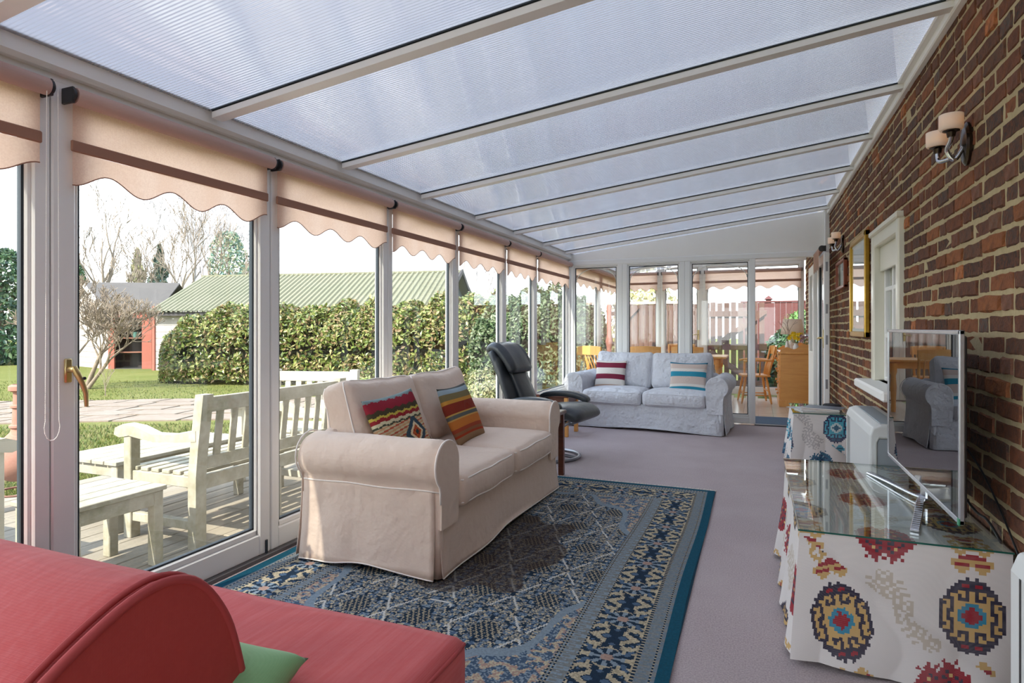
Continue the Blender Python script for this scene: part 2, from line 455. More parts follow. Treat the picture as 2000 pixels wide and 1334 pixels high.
# --- polycarbonate roof with rafters
ce = thing('ceiling', kind='structure')
RAF = [-1.67, -.72, .235, 1.18, 2.13, 3.08, 4.02, 4.97, 5.90, 6.84, 7.72]
ys = [YB] + RAF + [YE] + [9.0, 9.9, 10.8] + [YF]
for a, b_ in zip(ys[:-1], ys[1:]):
    p = M(); xa, xb = -2.44, XB - .02
    za, zb = ceil_z(xa) + .04, ceil_z(xb) + .04
    p.add([(xa, a, za), (xb, a, zb), (xb, b_, zb), (xa, b_, za), (xa, a, za + .016), (xb, a, zb + .016), (xb, b_, zb + .016), (xa, b_, za + .016)],
          [(0, 1, 2, 3)])
    p.build('roof_panel', POLY, ce, fixn=False)
for yr in RAF + [9.0, 9.9, 10.8]:
    r = M(); xa, xb = -2.32, XB - .03
    for (w0, w1, h0, h1) in ((-.030, .030, 0, .028), (-.022, .022, .028, .075)):
        r.add([(xa, yr + w0, ceil_z(xa) + h0), (xb, yr + w0, ceil_z(xb) + h0), (xb, yr + w1, ceil_z(xb) + h0), (xa, yr + w1, ceil_z(xa) + h0),
               (xa, yr + w0, ceil_z(xa) + h1), (xb, yr + w0, ceil_z(xb) + h1), (xb, yr + w1, ceil_z(xb) + h1), (xa, yr + w1, ceil_z(xa) + h1)],
              [(0, 3, 2, 1), (4, 5, 6, 7), (0, 1, 5, 4), (3, 7, 6, 2), (0, 4, 7, 3), (1, 2, 6, 5)])
    o = r.build('rafter', W_UPVC, ce)
    g = M(); zc = lambda x: ceil_z(x) + .030
    for e0, e1 in ((-.0345, -.0225), (.0225, .0345)):
        g.add([(x, yr + e, zc(x) + h) for h in (.003, .009) for x, e in ((xa, e0), (xb, e0), (xb, e1), (xa, e1))], [(0, 3, 2, 1), (4, 5, 6, 7), (0, 1, 5, 4), (3, 7, 6, 2), (0, 4, 7, 3), (1, 2, 6, 5)])
    g.build('shadow_gap', GASKET, o)  # dark strips stand in for the shadow gap beside each rafter
# trim along the brick
t = M(); t.box(.765, YB, 2.525, .80, YE, 2.575, .006); t.box(.735, YB, 2.565, .80, YE, 2.625, .006)
t.build('trim_1', W_PAINT, **S)
# eaves beam above the glazing, with its stepped profile
b = M()
b.prism([(-2.50, 2.105), (-2.385, 2.105), (-2.385, 2.128), (-2.36, 2.13), (-2.345, 2.145), (-2.345, 2.205), (-2.325, 2.205), (-2.325, 2.222), (-2.50, 2.222)], YB, YF, 'y')
b.build('trim_2', W_UPVC, **S)

# --- glazed units. local frame: X along the unit, Y = depth (0 inner face .. +.07 outside), Z up
def arch_pts(x0, x1, zs, ztop, n=18):
    return [((x0 + x1) / 2 - math.cos(PI * i / n) * (x1 - x0) / 2, zs + (ztop - zs) * math.sin(PI * i / n)) for i in range(n + 1)]
def glazed(name, o3, ax, L, ztop, sl=.085, sr=.085, rail=.14, toprail=.06, panel=0.0, arch=True, door=False, zs=1.78, hinge=False):
    """o3: world point of the unit's lower inner-left corner; ax: angle of its X axis"""
    root = thing(name, kind='structure', loc=o3, rz=ax)
    f = M(); d = .07
    f.box(0, 0, .02, sl, d, ztop, .006); f.box(L - sr, 0, .02, L, d, ztop, .006)
    f.box(sl - .004, .002, .02, L - sr + .004, d - .002, rail - .012, .006); f.box(sl - .004, .002, ztop - toprail, L - sr + .004, d - .002, ztop, .006)
    f.build('frame', W_UPVC, root)
    zb = rail + panel
    if panel:
        M().box(sl, .02, rail - .015, L - sr, .05, zb - .03, .008).build('lower_panel', W_UPVC, root)
        M().box(sl - .01, .0, zb - .06, L - sr + .01, d, zb - .012, .006).build('mid_rail', W_UPVC, root)
    s = M(); bw = .018
    for (a, b_, c_, e_) in ((sl - .004, sl + bw, zb - .014, ztop - toprail), (L - sr - bw, L - sr + .004, zb - .014, ztop - toprail), (sl, L - sr, zb - .014, zb + bw), (sl, L - sr, ztop - toprail - bw, ztop - toprail)):
        s.box(a, .012, c_, b_, .045, e_, .006)
    s.build('glazing_bead', W_UPVC, root)
    g = M(); gw = bw + .009
    for (a, b_, c_, e_) in ((sl, sl + gw, zb, ztop - toprail), (L - sr - gw, L - sr, zb, ztop - toprail), (sl, L - sr, zb, zb + gw), (sl, L - sr, ztop - toprail - gw, ztop - toprail)):
        g.box(a, .022, c_, b_, .044, e_)
    g.build('gasket', GASKET, root)
    M().box(sl, .03, zb, L - sr, .034, ztop - toprail).build('pane', GLASS, root)
    if arch:
        ap = arch_pts(sl + gw, L - sr - gw, zs, ztop - toprail - .03)
        M().tube([(x, .040, z) for x, z in ap], .0055, 6).build('arch_bar', W_PAINT, root)
    return root
joints = [-2.35, -1.5, -.70, .375, 1.45, 2.537, 3.647, 4.681, 5.769, 6.72, 8.06]
wn = 2
for i, (a, b_) in enumerate(zip(joints[:-1], joints[1:])):
    nm = 'door_1' if abs(a - 1.45) < .01 else 'window_%d' % wn
    if nm != 'door_1': wn += 1
    far = a > 5.0
    # X axis along +y : rotation +90deg ; local +Y then points to -x (outside)
    r = glazed(nm, (-2.385, a + .002, 0), PI / 2, b_ - a - .004, 2.11, panel=(.27 if far else 0), sl=.085 if nm == 'door_1' else .058, sr=.078 if nm == 'door_1' else .058, toprail=.07)
    if nm == 'door_1':
        h = M()   # espag handle: plate on the left stile, neck and drooping lever
        h.box(.040, -.012, .995, .066, .001, 1.085, .004)
        h.lathe([(.012, 0), (.012, .03), (.009, .034)], 12, Matrix.Translation((.053, -.010, 1.045)) @ Matrix.Rotation(PI / 2, 4, 'X'))
        h.tube([(.053, -.036, 1.055), (.060, -.045, 1.03), (.074, -.052, .995), (.086, -.054, .955), (.090, -.052, .905)], [.011, .012, .010, .009, .007], 10)
        ho = h.build('handle', BRASS, r, smooth=40)
        M().lathe([(.006, 0), (.006, .006)], 10, Matrix.Translation((.072, -.064, 1.012)) @ Matrix.Rotation(PI / 2, 4, 'X')).build('lock', BLACK_P, ho)
        M().box(b_ - a - .045, -.008, .02, b_ - a - .03, .0, .09, .002).build('hinge', GASKET, r)
thr = M().box(-2.52, YB, -.02, -2.36, YF, .022, .004).build('trim_3', mat('threshold', (92, 90, 92), .5), **S)
# corner posts
M().box(-2.46, YE - .06, 0, -2.36, YE + .06, 2.11, .006).build('trim_4', W_UPVC, **S)
M().box(-2.46, YF - .06, 0, -2.36, YF + .06, 2.11, .006).build('trim_5', W_UPVC, **S)

# --- end wall with three glazed panels and a doorway
ew = thing('wall_far', kind='structure')
za = lambda x: ceil_z(x) + .035
p = M(); p.prism([(-2.40, 2.075), (XB, 2.075), (XB, za(XB)), (-2.40, za(-2.40))], YE - .02, YE + .05, 'y'); p.build('gable_panel', W_PAINT, ew)
M().box(-2.40, YE - .035, 2.045, XB, YE + .06, 2.11, .006).build('head_rail', W_UPVC, ew)
M().box(.69, YE - .05, 0, XB, YE + .06, 2.08, .006).build('post', W_UPVC, ew)
M().box(XB - .055, YE - .10, 2.02, XB, YE - .02, 2.60, .006).build('cover_strip', W_UPVC, ew)
ex = [-2.38, -1.645, -.845, -.01]
for i in range(3):
    glazed('window_%d' % wn, (ex[i], YE - .03, 0), 0.0, ex[i + 1] - ex[i], 2.06, sl=.066, sr=.066, rail=.11, toprail=.03, zs=1.82); wn += 1
M().box(-.02, YE - .03, 0, .69, YE + .05, .016, .004).build('trim_6', mat('threshold'), **S)
# --- dining room glazing beyond
fx = [-2.40, -1.65, -.91, .765]
for i in range(3):
    nm = 'door_2' if i == 1 else 'window_%d' % wn
    if i != 1: wn += 1
    r = glazed(nm, (fx[i], YF, 0), 0.0, fx[i + 1] - fx[i], 2.36, sl=.07, sr=.07, rail=.14, toprail=.06, zs=1.84 if i != 1 else 1.7)
    if i == 1:
        h = M(); h.box(.655, -.012, .98, .69, 0, 1.16, .003); h.tube([(.672, -.02, 1.08), (.672, -.045, 1.08), (.58, -.05, 1.07)], .009, 8)
        h.build('handle', BRASS, r, smooth=40)
for a, b_ in ((8.16, 9.85), (9.85, 11.54)):
    glazed('window_%d' % wn, (-2.385, a, 0), PI / 2, b_ - a, 2.11, rail=.14, zs=1.75); wn += 1
p = M(); p.prism([(-2.40, 2.36), (XB, 2.36), (XB, za(XB)), (-2.40, 2.37)], YF, YF + .06, 'y'); p.build('wall_dining', W_PAINT, **S)
# back of the room, behind the camera
wb = thing('wall_back', kind='structure')
p = M(); p.prism([(-2.40, 2.075), (XB, 2.075), (XB, za(XB)), (-2.40, za(-2.40))], YB - .06, YB, 'y'); p.build('gable_panel', W_PAINT, wb)
for i in range(4):
    glazed('window_%d' % wn, (XB - i * .80, YB, 0), PI, .80, 2.075, arch=False); wn += 1
# --- the open door leaf against the brick
dl = thing('door_3', kind='structure', loc=(.725, 7.28, 0), rz=PI / 2)
f = M(); L = .80
f.box(0, 0, .03, .10, .055, 2.0, .006); f.box(L - .10, 0, .03, L, .055, 2.0, .006); f.box(.09, .003, .03, L - .09, .052, .16, .006); f.box(.09, .003, 1.9, L - .09, .052, 2.0, .006)
f.build('frame', W_UPVC, dl)
M().box(.09, .024, .15, L - .09, .030, 1.91).build('pane', GLASS, dl)
g = M(); g.box(.098, .018, .15, .112, .04, 1.9); g.box(L - .112, .018, .15, L - .098, .04, 1.9); g.build('gasket', GASKET, dl)
lk = M()
for zz in (.55, 1.02, 1.35, 1.80): lk.box(-.002, .018, zz, .004, .04, zz + .10, .001)
lk.build('lock_plate', STEEL, dl)
h = M(); h.box(.035, .055, .98, .07, .064, 1.18, .003); h.tube([(.052, .06, 1.09), (.052, .10, 1.09), (.15, .105, 1.085)], .010, 8)
h.build('handle', BRASS, dl, smooth=40)
h = M(); h.box(.035, -.009, .98, .07, 0, 1.18, .003); h.tube([(.052, -.005, 1.09), (.052, -.05, 1.09), (.15, -.052, 1.085)], .010, 8)
h.build('handle', BRASS, dl, smooth=40)
# white house door ajar further along the dining room's brick side
d4 = thing('door_4', kind='structure', loc=(.69, 8.28, 0), rz=PI / 2)
f = M(); f.box(0, 0, .02, .12, .045, 1.98, .005); f.box(.62, 0, .02, .74, .045, 1.98, .005); f.box(.11, .003, .02, .63, .042, .9, .005); f.box(.11, .003, 1.86, .63, .042, 1.98, .005)
f.build('frame', W_PAINT, d4)
M().box(.11, .02, .9, .63, .026, 1.87).build('pane', GLASS, d4)
h = M(); h.box(.655, .045, .98, .69, .052, 1.18, .003); h.tube([(.672, .05, 1.1), (.672, .09, 1.1), (.56, .095, 1.1)], .009, 8); h.build('handle', CHROME, d4, smooth=40)

# --- roller blinds
def scallop_blind(name, label, o3, ax, L, n, drop=.115, top=2.055, chain=None, flip=False, group='roller blinds with scalloped hems'):
    root = thing(name, label, 'blind', o3, ax, group)
    r = M(); r.lathe([(.0, 0), (.029, 0.0005), (.031, .004), (.031, L - .004), (.029, L - .0005), (0, L)], 20, Matrix.Translation((0, 0, top)) @ Matrix.Rotation(PI / 2, 4, 'Y'))
    r.build('roll', BLIND_T, root, smooth=40)
    zb = top - .175 + .018; zp = top - .175 - .024
    y = .026
    s = M(); s.add([(0.01, y, top), (L - .01, y, top), (L - .01, y, zb), (.01, y, zb)], [(0, 1, 2, 3)])
    def hem(a):  # scalloped lower edge; starts and ends on a point
        return zp - drop + .028 * (1 - math.cos(2 * PI * n * a)) - .010
    s.grid(lambda a, b_: (.01 + (L - .02) * a, y + .003 * math.sin(a * 9), zp + (hem(a) - zp) * b_), 72, 2)
    s.build('fabric', BLIND, root, fixn=False)
    M().box(.004, y - .006, zp, L - .004, y + .006, zb, .004).build('batten', BLIND_D, root)
    M().tube([(.01 + (L - .02) * i / 72, y + .003 * math.sin(i / 72 * 9), hem(i / 72)) for i in range(73)], .0024, 5).build('hem', BLIND_D, root)
    for k, xx in enumerate((-.016, L + .002)):
        b_ = M(); b_.lathe([(.0, 0), (.026, .001), (.028, .008), (.020, .014)], 14, Matrix.Translation((xx, 0, top)) @ Matrix.Rotation(PI / 2, 4, 'Y'))
        b_.box(xx, -.012, top - .03, xx + .012, .05, top + .03, .003)
        b_.build('bracket', BLACK_P, root, smooth=40)
    if chain:
        x, zlow = chain; c = M(); pts = []
        for i in range(120):
            t_ = i / 119
            if t_ < .47: pts.append((x - .012 - .012 * t_, -.02, top - (top - zlow - .05) * t_ / .47))
            elif t_ < .53:
                a = (t_ - .47) / .06 * PI; pts.append((x + .005 - .026 * math.cos(a), -.02, zlow + .05 - .05 * math.sin(a)))
            else: pts.append((x + .028 - .006 * (t_ - .53), -.02, zlow + .05 + (top - zlow - .05) * (t_ - .53) / .47))
        c.tube(pts, .0012, 4)
        for i in range(len(pts) - 1):
            for q in range(3):
                p_ = Vector(pts[i]).lerp(Vector(pts[i + 1]), q / 3)
                c.add([(p_.x + .0022, p_.y, p_.z), (p_.x, p_.y - .0022, p_.z), (p_.x - .0022, p_.y, p_.z), (p_.x, p_.y, p_.z + .003), (p_.x, p_.y, p_.z - .003)], [(0, 1, 3), (1, 2, 3), (0, 4, 1), (1, 4, 2)])
        c.build('chain', W_PAINT, root)
    return root
names = ['', '', 'scalloped roller blind at the very left edge of the frame', 'largest whole scalloped blind, above the door with the brass lever', 'scalloped blind second along from the brass-handled door', 'scalloped blind third along from the brass-handled door',
         'scalloped blind above the window behind the black recliner headrest, fourth from the door', 'fifth scalloped blind from the brass-handled door, narrow in view', 'last scalloped blind of the long glass side, in the far corner']
for i, (a, b_) in enumerate(zip(joints[:-1], joints[1:])):
    if i < 3: continue
    scallop_blind('roller_blind', names[i - 1], (-2.335, a + (.05 if i == 4 else .010), 0), PI / 2, b_ - a - (.092 if i == 4 else .052), 3.5 if i not in (9,) else 4, chain=(b_ - a - .055, .80) if i == 3 else None)
scallop_blind('roller_blind', 'pale blind seen through the first glazed panel, on the dining room garden side', (-2.335, 8.25, 0), PI / 2, 3.2, 9, top=2.10, drop=.10)
for k, (a, b_, lb) in enumerate(((-2.33, -1.70, 'peach blind at the dining far side, left of the far glazed door'), (-1.62, -.95, 'peach blind on the far glazed door of the dining room'), (-.86, .72, 'wide peach blind above the wooden gate at the dining far side'))):
    scallop_blind('roller_blind', lb, (a, YF - .06, 0), 0.0, b_ - a, 3 if k < 2 else 6, top=2.20, drop=.11)
# ------------------------------------------------------------------ soft shapes
def nz(x, y, z, s=1.0): return mnoise.noise(Vector((x * s, y * s, z * s)))
def rbox(m, cx, cy, cz, w_, d_, h_, r, n=(14, 12, 5), bul=(0, 0, 0), wob=.004, seed=0, ws=4.0, mat=None, fn=None):
    """rounded, bulging, slightly wrinkled block; returns the deform function"""
    def dfm(x, y, z):   # x,y,z in -1..1 on the cube surface
        hx, hy, hz = w_ / 2, d_ / 2, h_ / 2
        px_, py_, pz_ = x * hx, y * hy, z * hz
        ix = max(-hx + r, min(hx - r, px_)); iy = max(-hy + r, min(hy - r, py_)); iz = max(-hz + min(r, hz * .98), min(hz - min(r, hz * .98), pz_))
        dv = Vector((px_ - ix, py_ - iy, pz_ - iz)); L = dv.length
        if L > 1e-9: dv *= min(r, L) / L if L > r else 1.0
        q = Vector((ix, iy, iz)) + dv
        q.x += math.copysign(bul[0], x) * (1 - y * y) * (1 - z * z) * (abs(x) ** 3 if abs(x) > .3 else 0)
        q.y += math.copysign(bul[1], y) * (1 - x * x) * (1 - z * z) * (abs(y) ** 3 if abs(y) > .3 else 0)
        q.z += math.copysign(bul[2], z) * (1 - x * x) * (1 - y * y) * (abs(z) ** 3 if abs(z) > .3 else 0)
        k = wob * nz(q.x + seed, q.y + seed * 1.7, q.z - seed, ws)
        q += Vector((k * .7, k, k))
        if fn: q = fn(q)
        p = Vector((cx, cy, cz)) + q
        return p
    nx, ny, nzz = n
    def side(f, a, b):
        m.grid(lambda i, j: dfm(*f(i * 2 - 1, j * 2 - 1)), a, b)
    def warp(t): return math.sin(t * PI / 2) * .55 + t * .45
    b0 = len(m.v)
    for sg in (-1, 1):
        side(lambda a, b: (warp(a), warp(b), sg), nx, ny)
        side(lambda a, b: (warp(a), sg, warp(b)), nx, nzz)
        side(lambda a, b: (sg, warp(a), warp(b)), ny, nzz)
    if mat is not None:
        for i in range(b0, len(m.v)): m.v[i] = tuple(mat @ Vector(m.v[i]))
    def path(zs, k=48):
        pts = []
        for i in range(k):
            a = 2 * PI * i / k; c, s = math.cos(a), math.sin(a); mx = max(abs(c), abs(s))
            p = dfm(c / mx, s / mx, zs)
            pts.append(mat @ p if mat is not None else p)
        return pts
    dfm.path = path
    return dfm
def weld(o, dist=.0008):
    bm = bmesh.new(); bm.from_mesh(o.data); bmesh.ops.remove_doubles(bm, verts=bm.verts, dist=dist); bmesh.ops.recalc_face_normals(bm, faces=bm.faces)
    for f in bm.faces: f.smooth = True
    bm.to_mesh(o.data); bm.free(); return o
def pillow(name, w_, h_, t_, colfn, material, parent=None, nu=40, nv=40, pinch=.07, seed=1.0, wob=.006, **props):
    """scatter cushion standing in its local XZ plane, thickness along Y, both faces"""
    m = M()
    for sg in (-1, 1):
        def fn(i, j):
            a, b_ = i * 2 - 1, j * 2 - 1
            th = t_ / 2 * (max(0, 1 - a * a) ** .45) * (max(0, 1 - b_ * b_) ** .45)
            kx = 1 - pinch * (1 - a * a) * 0 - pinch * (1 - abs(a)) * (b_ * b_) * 0
            x = a * w_ / 2 * (1 - pinch * (1 - b_ * b_)); z = b_ * h_ / 2 * (1 - pinch * (1 - a * a))
            k = wob * nz(x + seed, z - seed, sg * .3, 9)
            edge = max(abs(a), abs(b_)) > .999
            return (x, sg * (th + (0 if edge else k * (1 if th > .01 else 0))), z)
        m.grid(fn, nu, nv, colfn)
    o = m.build(name, material, parent, **props); weld(o); return o

# ------------------------------------------------------------------ slip-covered two-seat sofa (local: X along, front at y=0 facing -Y, Z up)
def sofa(label, cover, trim, loc, rz, seed, name='sofa', by=.71, lean=-.28):
    root = thing(name, label, 'sofa', loc, rz)
    hw, dp = .905, .82
    # skirt: front, two sides, back; slightly flared with a wavy lower edge, with an inset pleat at each corner
    def flare(z): return .022 * max(0, (.34 - z) / .34) ** 1.5
    def panel(nm, p0, p1, nrm, top, n=26):
        m = M(); p0 = Vector(p0); p1 = Vector(p1); nv_ = Vector(nrm)
        def fn(a, b_):
            z = top * (1 - b_); q = p0.lerp(p1, a) + nv_ * (flare(z) * 1.4 + .010 * b_ * nz(a * 5 + seed, 1.3, seed, 1.0) + .006 * math.sin(a * 17 + seed) * b_)
            tdir = (p1 - p0).normalized(); edge = (a - .5) * 2
            q += tdir * edge * .012 * b_
            lift = .014 + .020 * (math.cos(a * 2 * PI) * -.5 + .5) * (b_ ** 4) + .004 * math.sin(a * 9 + seed)
            return (q.x, q.y, max(z, lift) if b_ > .96 else z + .02 * (1 - z / top) * .3)
        m.grid(fn, n, 10); o = m.build(nm, cover, root, smooth=True)
        md = o.modifiers.new('thick', 'SOLIDIFY'); md.thickness = .006; md.offset = -1
        h = M(); h.tube([Vector(fn(i / n, 1.0)) for i in range(n + 1)], .0035, 5); h.build('hem', trim, o, smooth=True)
    panel('skirt_front', (-hw + .02, .012, 0), (hw - .02, .012, 0), (0, -1, 0), .31)
    panel('skirt_side', (-hw, dp - .03, 0), (-hw, .03, 0), (-1, 0, 0), .44)
    panel('skirt_side', (hw, .03, 0), (hw, dp - .03, 0), (1, 0, 0), .44)
    panel('skirt_back', (hw - .02, dp, 0), (-hw + .02, dp, 0), (0, 1, 0), .55)
    m = M()
    rbox(m, 0, dp / 2 + .01, .17, 2 * hw - .05, dp - .05, .28, .03, (6, 6, 4), wob=0)
    weld(m.build('base', cover, root))
    for s in (-1, 1):
        for yy in (.030, dp - .03):
            m = M(); m.tube([(s * (hw - .030), yy, .010), (s * (hw - .028), yy, .15), (s * (hw - .030), yy, .34)], [.036, .032, .026], 12); m.build('corner_pleat', cover, root, smooth=True)
    # arms: rolled outline extruded front to back
    for s in (-1, 1):
        m = M(); prof = []
        prof += [(.735, .24), (.725, .34), (.722, .46), (.725, .53)]
        cx, cz, rr = .838, .535, .116
        for k in range(15):
            a = PI - PI * k / 14 * 1.28
            prof.append((cx + rr * math.cos(a) * (1.02 if math.cos(a) > 0 else 1.0), cz + rr * math.sin(a)))
        prof += [(.905, .415), (.903, .36), (.905, .24)]
        rings = []
        N = 20
        for i in range(N + 1):
            t_ = i / N; y = -.002 + (dp - .02) * t_
            edge = min(t_, 1 - t_) * (dp - .02); shr = 1 - .10 * max(0, 1 - edge / .018) ** 2
            rings.append([(s * (.83 + (x - .83) * shr + .003 * nz(x * 6, y * 5, z * 6 + seed)), y, .44 + (z - .44) * (shr if z > .44 else 1) + .003 * nz(y * 4 + seed, x * 7, z * 5)) for x, z in prof])
        m.loft(rings); o = m.build('arm', cover, root, smooth=60)
        m = M(); m.tube([(s * x, -.004, z) for x, z in prof[1:-1]], .0055, 6); m.tube([(s * (x), dp - .02, z) for x, z in prof[3:-2]], .0045, 6)
        m.tube([(s * .906, .0 + (dp - .03) * i / 12, .416 + .003 * math.sin(i)) for i in range(13)], .004, 6)
        m.build('piping', trim, o, smooth=True)
        m = M(); m.prism([(s * x, z) for x, z in prof], -.010, .0, 'y'); m.build('arm_front', cover, root, smooth=50)
    # back: low upholstered frame with rolled top
    m = M(); prof = [(.70, .30), (.70, .56), (.71, .61), (.735, .64), (.775, .645), (.81, .62), (.825, .57), (.82, .30)]
    rings = []
    for i in range(25):
        t_ = i / 24; x = -.80 + 1.60 * t_; e_ = min(t_, 1 - t_) * 2 * hw; k = 1 - .12 * max(0, 1 - e_ / .05) ** 2
        rings.append([(x, .76 + (y - .76) * k, .3 + (z - .3) * k + .004 * nz(x * 4, y * 3, seed)) for y, z in prof])
    m.loft(rings); m.build('back_frame', cover, root, smooth=70)
    # seat cushions
    for s in (-1, 1):
        m = M(); df = rbox(m, s * .362, .325, .375, .716, .72, .165, .045, (20, 18, 7), (0, .012, .028), .006, seed + s, 5)
        o = weld(m.build('seat_cushion', cover, root))
        m = M(); m.tube(df.path(.80), .0045, 6, closed=True); m.tube(df.path(-.72), .0045, 6, closed=True); m.build('piping', trim, o, smooth=True)
    # back cushions: loose, leaning, upper corners soft
    for s in (-1, 1):
        m = M(); R_ = Matrix.Translation((s * .356, by, .665)) @ Matrix.Rotation(lean, 4, 'X') @ Matrix.Rotation(PI / 2, 4, 'X') @ Matrix.Rotation(s * .02, 4, 'Z')
        def sag(q, s=s):
            q = q.copy(); q.y -= .020 * max(0, q.y / .22) * (1 - (q.x / .36) ** 2); q.z *= 1 + .16 * (-q.y / .22); return q
        df = rbox(m, 0, 0, 0, .715, .46, .22, .06, (20, 16, 7), (0.004, .010, .040), .013, seed * 2 + s, 6, mat=R_, fn=sag)
        o = weld(m.build('back_cushion', cover, root))
        m = M(); m.tube(df.path(.74), .0045, 6, closed=True); m.tube(df.path(-.74), .0045, 6, closed=True); m.build('piping', trim, o, smooth=True)
    return root
BEIGE = mat('beige_cover', (222, 200, 182), .9, noise=[(3, .35, (212, 188, 168)), (900, .25, (230, 210, 194))], weave=(220, .2, (206, 182, 164)), bump=[(7, .5, .035), (22, .35, .01)], sheen=.15, spec=.15)
BEIGE_T = mat('beige_piping', (240, 230, 220), .85)
GREY = mat('grey_cover', (208, 210, 216), .9, noise=[(3, .3, (198, 200, 208))], weave=(220, .22, (190, 192, 200)), bump=[(8, .8, .05), (24, .7, .016)], sheen=.15, spec=.15)
GREY_T = mat('grey_piping', (206, 208, 214), .85)
sofa('beige slip-covered two-seat sofa with rolled arms standing on the blue rug', BEIGE, BEIGE_T, (-1.375, 3.44, .010), PI / 2, 3.1)
sofa('pale grey slip-covered two-seat sofa in front of the glazed partition', GREY, GREY_T, (-1.24, 7.17, 0), -.075, 8.7, by=.60, lean=-.20)

# scatter cushions
FAB = mat('printed_fabric', attr=True, rough=.9, weave=(160, .22, (110, 96, 84)), bump=[(40, .25, .004)], spec=.15)
def stripes(seq):
    tot = sum(a for a, _ in seq)
    def f(i, j):
        v = (1 - j) * tot
        for a, c in seq:
            v -= a
            if v <= 0: return lin(c)
        return lin(seq[-1][1])
    return f
def kilim_a(i, j):
    v = 1 - j
    wv = .012 * math.sin(i * 40)
    x, y = i - .66, v - .72
    dd = abs(x) / .20 + abs(y) / .24
    if dd < 1.25 and v > .45:
        if dd < .22: return lin((40, 60, 60))
        if dd < .55: return lin((190, 96, 44)) if (int(i * 40) + int(v * 40)) % 3 else lin((150, 40, 34))
        if dd < .78: return lin((226, 206, 168))
        return lin((52, 74, 88))
    for lim, c in ((.06, (122, 140, 140)), (.22, (140, 28, 48)), (.30, (64, 58, 38)), (.34, (190, 170, 70)), (.40, (142, 32, 40)), (.45, (206, 196, 160)), (.48, (60, 66, 52))):
        if v < lim + wv: return lin(c)
    k = int(v * 40 + i * 6) % 4
    return lin(((196, 150, 110), (204, 188, 150), (176, 84, 60), (196, 176, 140))[k])
kb = stripes([(.05, (54, 58, 56)), (.09, (150, 168, 176)), (.14, (120, 108, 72)), (.07, (196, 140, 58)), (.19, (132, 44, 28)), (.03, (196, 156, 80)), (.08, (92, 96, 92)), (.03, (196, 150, 80)), (.16, (190, 112, 46)), (.07, (156, 66, 40)), (.05, (140, 90, 60)), (.04, (168, 60, 30)), (.15, (150, 118, 88))])
CREAMC, MAR, TEAL, PINKB = (222, 216, 208), (124, 36, 62), (40, 138, 164), (206, 188, 178)
def put(name, label, loc, rot, *a, group=None, **k):
    o = pillow(name, *a, **k); o.location = loc; o.rotation_euler = rot; o['label'] = label; o['category'] = 'cushion'
    if group: o['group'] = group
    return o
put('kilim_cushion', 'kilim cushion with a stepped diamond motif, nearer on the beige sofa', (-1.855, 2.94, .660), (-.40, -.10, PI / 2 - .18), .40, .36, .13, kilim_a, FAB, nu=64, nv=64, seed=2.0)
put('kilim_cushion', 'orange and brown striped kilim cushion, farther on the beige sofa', (-1.790, 3.60, .640), (-.42, -.04, PI / 2 - .05), .36, .39, .13, kb, FAB, nu=30, nv=80, seed=4.0)
put('striped_cushion', 'maroon and cream striped cushion on the grey sofa', (-1.70, 7.60, .615), (-.28, .0, -.06), .40, .36, .13, stripes([(.09, CREAMC), (.19, MAR), (.24, CREAMC), (.18, MAR), (.20, CREAMC), (.10, (190, 160, 140))]), FAB, nu=24, nv=60, seed=6.0)
put('striped_cushion', 'turquoise, cream and blush striped cushion on the grey sofa', (-.75, 7.51, .605), (-.30, .0, -.08), .44, .38, .13, stripes([(.05, (30, 116, 146)), (.16, PINKB), (.11, CREAMC), (.17, TEAL), (.24, PINKB), (.08, CREAMC), (.19, TEAL)]), FAB, nu=24, nv=60, seed=9.0)

# ------------------------------------------------------------------ red sofa in the foreground (its back runs along X, open end to the right)
def curve_pts(pts, n=12):
    out_ = []
    for i in range(len(pts) - 1):
        p0, p1, p2, p3 = pts[max(i - 1, 0)], pts[i], pts[i + 1], pts[min(i + 2, len(pts) - 1)]
        for k in range(n):
            t = k / n
            out_.append(tuple(.5 * ((2 * b) + (-a + c) * t + (2 * a - 5 * b + 4 * c - d) * t * t + (-a + 3 * b - 3 * c + d) * t ** 3) for a, b, c, d in zip(p0, p1, p2, p3)))
    out_.append(tuple(pts[-1])); return out_
RED = mat('red_linen', (204, 92, 90), .9, noise=[(2.5, .3, (188, 80, 84))], grain=((90, 6, 90), .45, (212, 116, 118)), weave=(150, .35, (172, 70, 76)), bump=[(7, .3, .02), (60, .3, .003)], sheen=.15, spec=.15)
RED_T = mat('red_piping', (176, 72, 72), .85)
rs = thing('red_sofa', 'red linen-look sofa with a rolled back in the left foreground', 'sofa', (-.66, .55, 0))
m = M()
def top_fn(a, b_):
    x = -1.72 + 1.73 * a; y = -.20 + 1.0 * b_
    return x, y
# seat block: rounded slab with an overhanging front edge
df = rbox(m, -.86, .33, .345, 1.75, .92, .225, .035, (30, 20, 6), (0.0, .0, .006), .004, 2.0, 3)
o = weld(m.build('seat', RED, rs))
m = M(); pp = df.path(.86, 90); m.tube(pp, .0055, 6, closed=True); m.build('piping', RED_T, o, smooth=True)
m = M(); rbox(m, -.86, .33, .13, 1.68, .86, .24, .02, (8, 6, 4), wob=.002); weld(m.build('base', RED, rs))
